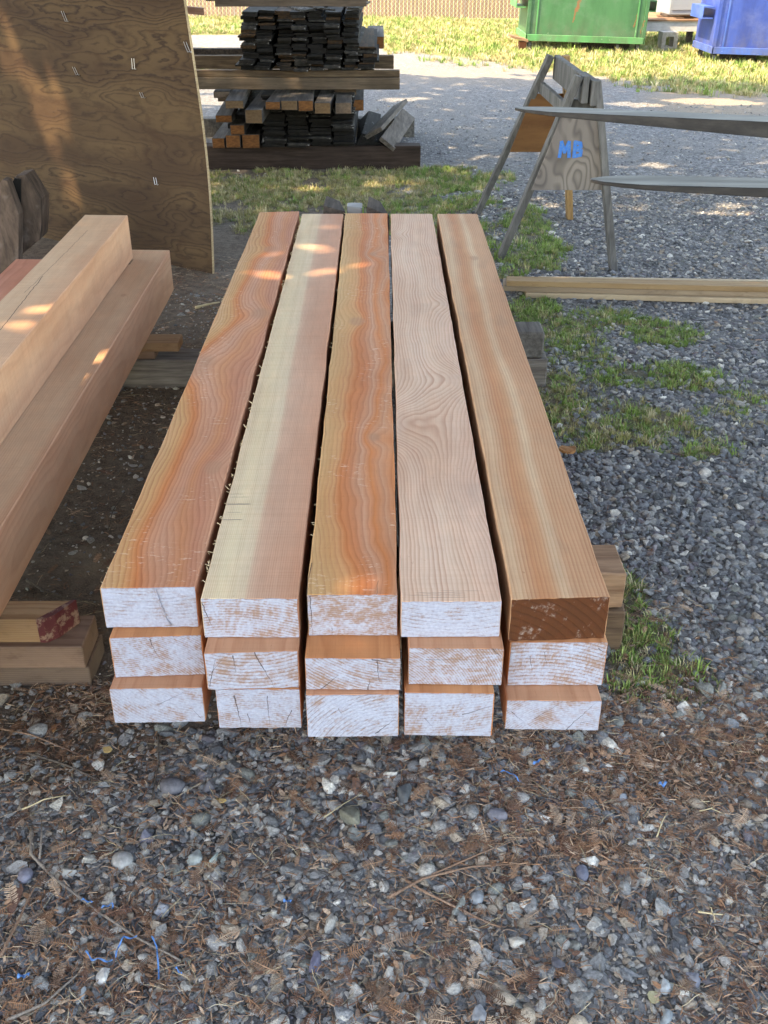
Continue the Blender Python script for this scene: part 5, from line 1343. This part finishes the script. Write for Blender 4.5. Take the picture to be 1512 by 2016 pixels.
chip_obj(28, 1765, 30, 70, weather_mat('dead_leaf', (.19, .10, .075), (.27, .15, .11), 149, (60, 60, 60)), 'curled reddish brown leaf near the left edge', name='dead_leaf', cat='leaf', th=.0012)
chip_obj(1286, 1962, 26, 34, weather_mat('pale_leaf', (.42, .38, .22), (.5, .46, .3), 151, (60, 60, 60)), 'small pale yellow leaf near the bottom right', name='dead_leaf', cat='leaf', th=.0012)
chip_obj(172, 1760 - 270, 5, 4, orange, 'tiny orange bark flake beneath the left support')
chip_obj(431, 1578, 28, 9, weather_mat('yellow_chip', (.5, .33, .12), (.6, .42, .2), 153, (60, 60, 60)), 'small yellow wood chip below the cracked stone pair', name='wood_chip', cat='wood chip', th=.004)
chip_obj(211, 1473, 20, 12, bpy.data.materials['yellow_chip'], 'small yellow wood chip left of the lower timber end', name='wood_chip', cat='wood chip', th=.004)
chip_obj(105, 1432, 10, 14, orange, 'small orange flake on the dirt below the left boards')
# individual larger stones
def big_rock(u, v, wpx, hpx, col, label, k, rnd=False):
    q = hit(u, v, .01); w = abs(hit(u + wpx / 2, v, .01).x - q.x)
    n = NT('rock_' + ('round' if rnd else 'angular')); p = n.tex('Object'); g = n.noise(p, 60, 5, .65); g2 = n.noise(p, 18, 3, .6)
    n.col(n.mix(n.smooth(g, .3, .75), tuple(c_ * .7 for c_ in col), tuple(min(1, c_ * 1.25) for c_ in col))); n.rough(.75); n.bump(n.m('ADD', g, g2), .6, .003)
    o = rock(200 + k, .7, rnd); m_ = o.data.copy(); m_.materials.clear(); m_.materials.append(n.mat)
    rs_ = random.Random(k); h = w * hpx / wpx * 1.15
    for v_ in m_.vertices: v_.co.x *= w; v_.co.y *= h; v_.co.z *= (w + h) / 2 
    o2 = bpy.data.objects.new('rock', m_); COL.objects.link(o2); o2.location = (q.x, q.y, gz_(q.x, q.y) + (w + h) * .18); bpy.data.objects.remove(o)
    return tag(o2, label, 'rock', 'larger stones in the foreground gravel')
for k, a in enumerate([
        (340, 1547, 52, 36, (.13, .13, .15), 'dark rounded stone, left of a pair below the lower left timber', True),
        (408, 1545, 42, 34, (.12, .115, .13), 'dark angular stone, right of a pair below the lower left timber', False),
        (240, 1690, 44, 38, (.30, .30, .30), 'smooth light grey stone in the left foreground', True),
        (132, 1714, 38, 26, (.33, .32, .30), 'flat pale stone beside the thick diagonal twig', False),
        (688, 1606, 62, 46, (.16, .16, .13), 'large flat olive grey stone below the middle timbers', False),
        (384, 1690, 34, 42, (.25, .28, .28), 'pale blue grey stone, left of a touching pair', False),
        (415, 1688, 34, 34, (.27, .33, .32), 'greenish pale stone, right of a touching pair', False),
        (797, 1560, 40, 50, (.10, .11, .12), 'large dark stone in the shade below the middle timbers', False),
        (282, 1640, 38, 34, (.14, .14, .18), 'dark bluish stone left of the centre foreground', False),
        (980, 1606, 54, 34, (.15, .15, .18), 'wide slate coloured stone right of the centre foreground', False),
        (318, 1782, 30, 38, (.26, .27, .30), 'split bluish grey stone near the blue twine', False),
        (620, 1890, 34, 50, (.13, .13, .19), 'pointed dark blue stone near the bottom centre', False),
        (1097, 1898, 40, 34, (.10, .10, .12), 'dark angular stone right of the bottom centre', False),
        (1365, 1925, 34, 40, (.17, .18, .22), 'slate blue stone near the bottom right', False),
        (1308, 1938, 30, 34, (.35, .38, .40), 'pale block shaped stone near the bottom right', False),
        (1225, 1562, 30, 22, (.30, .32, .35), 'pale blue stone in the brown litter right of the stack', False),
        (1308, 2000, 52, 34, (.22, .25, .27), 'large grey stone cut by the bottom edge', False),
        (944, 1995, 40, 48, (.22, .23, .25), 'long grey stone slanting at the bottom edge', False),
        (160, 1955, 26, 38, (.30, .34, .37), 'upright blue grey pebble at the bottom left', False),
        (1147, 1716, 26, 34, (.14, .15, .20), 'dark blue oval stone under the brown litter', True),
        (203, 1918, 34, 40, (.50, .50, .49), 'knobbly white stone by the blue twine', False),
        (48, 1718, 30, 34, (.20, .20, .25), 'purple grey stone near the left edge with a pale ring', True),
        (938, 1763, 30, 26, (.25, .27, .29), 'round bluish stone below the forked twig', True)]):
    big_rock(a[0], a[1], a[2], a[3], a[4], a[5], k, a[6])
# blue twine fragments
twi = NT('blue_twine'); twi.col((.07, .21, .48)); twi.rough(.4)
def ribbon(px, label, w=.0015):
    pts = [hit(u, v, .016) for u, v in px]; c0 = pts[0].copy(); mb = MB(); vs = []; fs = []
    fine = []
    for i in range(len(pts) - 1):
        for k in range(5): fine.append(pts[i].lerp(pts[i + 1], k / 5))
    fine.append(pts[-1])
    for i, q in enumerate(fine):
        d = (fine[min(i + 1, len(fine) - 1)] - fine[max(i - 1, 0)]).normalized(); s_ = Vector((-d.y, d.x, .5 * math.sin(i * 1.3))).normalized() * w * (.7 + .5 * abs(math.sin(i)))
        q = q - c0 + Vector((0, 0, .004 * math.sin(i * .9))); vs += [q - s_, q + s_, q + s_ + Vector((0, 0, .0008)), q - s_ + Vector((0, 0, .0008))]
    for i in range(len(fine) - 1):
        for j in range(4): fs.append((i * 4 + j, i * 4 + (j + 1) % 4, (i + 1) * 4 + (j + 1) % 4, (i + 1) * 4 + j))
    fs += [(0, 1, 2, 3), tuple((len(fine) - 1) * 4 + j for j in (3, 2, 1, 0))]
    mb.add(vs, fs); o = mb.build('twine', twi.mat); o.location = c0; tag(o, label, 'twine', 'blue plastic twine scraps in the gravel')
ribbon([(168, 1872), (180, 1888), (200, 1890), (222, 1892)], 'blue twine scrap, lower left loop beside the white stone')
ribbon([(228, 1885), (233, 1862), (245, 1845), (270, 1845)], 'blue twine scrap curling up over the thick twig')
ribbon([(298, 1843), (308, 1862), (311, 1890), (313, 1930)], 'long upright strand of blue twine right of the thick twig')
ribbon([(160, 1772), (172, 1773), (182, 1778)], 'tiny blue twine scrap above the long twig')
ribbon([(200, 1788), (212, 1782), (222, 1780), (221, 1790)], 'small bent blue twine scrap right of the thick twig')
ribbon([(34, 1925), (46, 1920), (58, 1920)], 'short pale blue twine scrap in the bottom left corner', .0035)
ribbon([(345, 1905), (352, 1912), (358, 1918)], 'short blue twine scrap lowest right of the thick twig')
ribbon([(558, 1776), (566, 1772), (573, 1776)], 'tiny blue twine scrap in the centre left gravel', .003)
ribbon([(985, 1520), (1000, 1518), (1018, 1532), (1025, 1540)], 'blue twine scrap below the lower right timber')
ribbon([(1050, 1505), (1058, 1498), (1066, 1496)], 'small blue twine scrap in the litter under the lower right timber', .003)
ribbon([(1296, 1542), (1306, 1546), (1312, 1540)], 'small blue twine scrap in the right hand litter', .003)

# ================================================================== unseen shade trees to the left, crowns carved to set sun spots and shade
SUN = Vector((-.50, -.20, .84)).normalized()
rs = random.Random(2024)
LIT = [  # sunny spots on the timber tops: u, v, level, radius x, radius y
    (642, 447, .55, .055, .03), (632, 493, .55, .055, .03), (560, 472, .55, .03, .02), (530, 500, .55, .04, .03), (505, 540, .55, .035, .03), (620, 540, .55, .08, .03), (715, 520, .55, .03, .02), (712, 466, .55, .035, .02),
    (188, 434, .6, .05, .03), (40, 638, .6, .06, .03), (190, 708, .4, .05, .025), (112, 858, .4, .03, .02), (620, 375, 0, .06, .05), (745, 368, 0, .03, .03),
    (1290, 325, 0, .15, .05), (1430, 405, 0, .12, .05), (1400, 190, 0, .6, .3), (1250, 200, 0, .3, .15), (1010, 150, 0, .6, .15)]
LITW = [(hit(u, v, z), rx, ry) for (u, v, z, rx, ry) in LIT]
streak = []
def wpt(u, v):
    s, z = ply_at(u, v); return Vector((pb.x, pb.y, 0)) + dirv * s + Vector((0, 0, z))
streak.append((wpt(-10, 40), wpt(160, 440), .035)); streak.append((wpt(60, 90), wpt(125, 250), -.01))
def lit_at(x, y, zc, zlev=0):
    return False
def keep_leaf(p):
    # where does this leaf's shadow fall on the ground / timber level
    g = p - SUN * (p.z / SUN.z)
    u, v = proj((g.x, g.y, 0))
    if g.y > 10:
        # sunny far yard
        edge = 15.2 - .06 * g.x + 1.1 * mn.noise(Vector((g.x * .6, g.y * .6, 3)))
        if g.y > edge: return False
        if mn.noise(Vector((g.x * .55, g.y * .75, 8))) > .62 and g.y > 10.8: return False
        if g.x < -1.2 and g.y > 12.2: return False
    for (q, rx, ry) in LITW:
        h = p - SUN * ((p.z - q.z) / SUN.z)
        if ((h.x - q.x) / (rx + .06)) ** 2 + ((h.y - q.y) / (ry + .06)) ** 2 < 1: return False
    for (a, b, w) in streak:
        # distance from the leaf to the plane fan swept by the streak towards the sun
        nrm = (b - a).cross(SUN).normalized()
        if abs((p - a).dot(nrm)) < w + .085:
            # parameter along the streak
            d = b - a; dperp = d - SUN * d.dot(SUN); t = (p - a).dot(dperp) / dperp.length_squared
            if -.02 < t < 1.02: return False
    return True
leafm = NT('leaf'); rnd = leafm.noise(leafm.tex('Object'), 1.5, 3, .6)
leafm.col(leafm.mix(rnd, (.035, .07, .02), (.08, .12, .035))); leafm.rough(.6)
barkm = weather_mat('tree_bark', (.06, .045, .035), (.16, .12, .09), 161, (12, 12, 2))
trunks = [Vector((-9.5, -2.5, 0)), Vector((-10.5, 4.5, 0)), Vector((-9.8, 11.5, 0))]
labs = ['tall shade tree left of the camera', 'tall shade tree beyond the left stack', 'tall shade tree beside the far gravel lane']
leaves = [[] for _ in trunks]
shade_n = 0
for _ in range(66000):
    gx, gy = rs.uniform(-6.0, 8.5), (rs.uniform(-2.0, 16.0) if rs.random() < .7 else rs.uniform(-1, 7)); z = rs.uniform(6.0, 10.0)
    if gx > 4.5 + mn.noise(Vector((gx, gy, 1))) and gy < 5 : pass
    p_ = Vector((gx, gy, 0)) + SUN * (z / SUN.z)
    if not keep_leaf(p_): continue
    i = min(range(3), key=lambda j: (trunks[j] - Vector((p_.x, p_.y, 0))).length)
    leaves[i].append(p_)
for i, t in enumerate(trunks):
    o = empty('shade_tree', t); mb = MB()
    mb.tube([(0, 0, -.1), (.05, 0, 3), (.2, .1, 6), (.6, .1, 9.5)], [.34, .27, .2, .07], 12)
    for k in range(14):
        z = 5.2 + k * .3; a = rs.uniform(-1.5, 1.5); l = rs.uniform(2.5, 6.0)
        mb.tube([(.2 + .03 * k, .1, z), (l * .5 * math.cos(a), l * .5 * math.sin(a), z + .5), (l * math.cos(a) + .3, l * math.sin(a), z + 1.0)], [.10, .06, .02], 6)
    mb.build('trunk', barkm, o)
    mb = MB(); vs = []; fs = []
    for q in leaves[i]:
        q = q - t; s = rs.uniform(.10, .19); a = Vector((rs.gauss(0, 1), rs.gauss(0, 1), rs.gauss(0, .5))).normalized(); b = a.cross(Vector((rs.gauss(0, .6), rs.gauss(0, .6), 1))).normalized()
        k = len(vs); vs += [q - a * s, q - b * s * .6, q + a * s, q + b * s * .6]; fs.append((k, k + 1, k + 2, k + 3))
    mb.v = [tuple(q) for q in vs]; mb.f = fs; mb.mi = [0] * len(fs)
    me = bpy.data.meshes.new('crown'); me.from_pydata(mb.v, [], mb.f); me.materials.append(leafm.mat)
    c_ = bpy.data.objects.new('crown', me); COL.objects.link(c_); c_.parent = o
    tag(o, labs[i], 'tree')
print('leaves', [len(q) for q in leaves])

# ------------------------------------------------------------------ light
w = bpy.data.worlds.new('World'); sc.world = w; w.use_nodes = True; nt = w.node_tree; nt.nodes.clear()
sky = nt.nodes.new('ShaderNodeTexSky'); sky.sky_type = 'NISHITA'; sky.sun_disc = False
sky.sun_elevation = math.asin(SUN.z); sky.sun_rotation = math.atan2(SUN.x, SUN.y); sky.air_density = 1.0; sky.dust_density = 1.0; sky.ozone_density = 1.0
bg = nt.nodes.new('ShaderNodeBackground'); bg.inputs[1].default_value = .15; wo = nt.nodes.new('ShaderNodeOutputWorld')
nt.links.new(sky.outputs[0], bg.inputs[0]); nt.links.new(bg.outputs[0], wo.inputs[0])
sl_ = bpy.data.lights.new('sun', 'SUN'); sl_.energy = 2.0; sl_.angle = R(.53); sl_.color = (1, .90, .74)
so = bpy.data.objects.new('sun', sl_); COL.objects.link(so); so.rotation_euler = SUN.to_track_quat('Z', 'Y').to_euler()
sc.view_settings.view_transform = 'Standard'; sc.view_settings.look = 'None'; sc.view_settings.gamma = 1; sc.view_settings.exposure = 2.9
sc.view_settings.use_white_balance = True; sc.view_settings.white_balance_temperature = 9000; sc.view_settings.white_balance_tint = 12
sc.cycles.max_bounces = 6; sc.cycles.use_adaptive_sampling = True; sc.cycles.adaptive_threshold = .015
try:
    sc.cycles.use_denoising = True
except Exception: pass
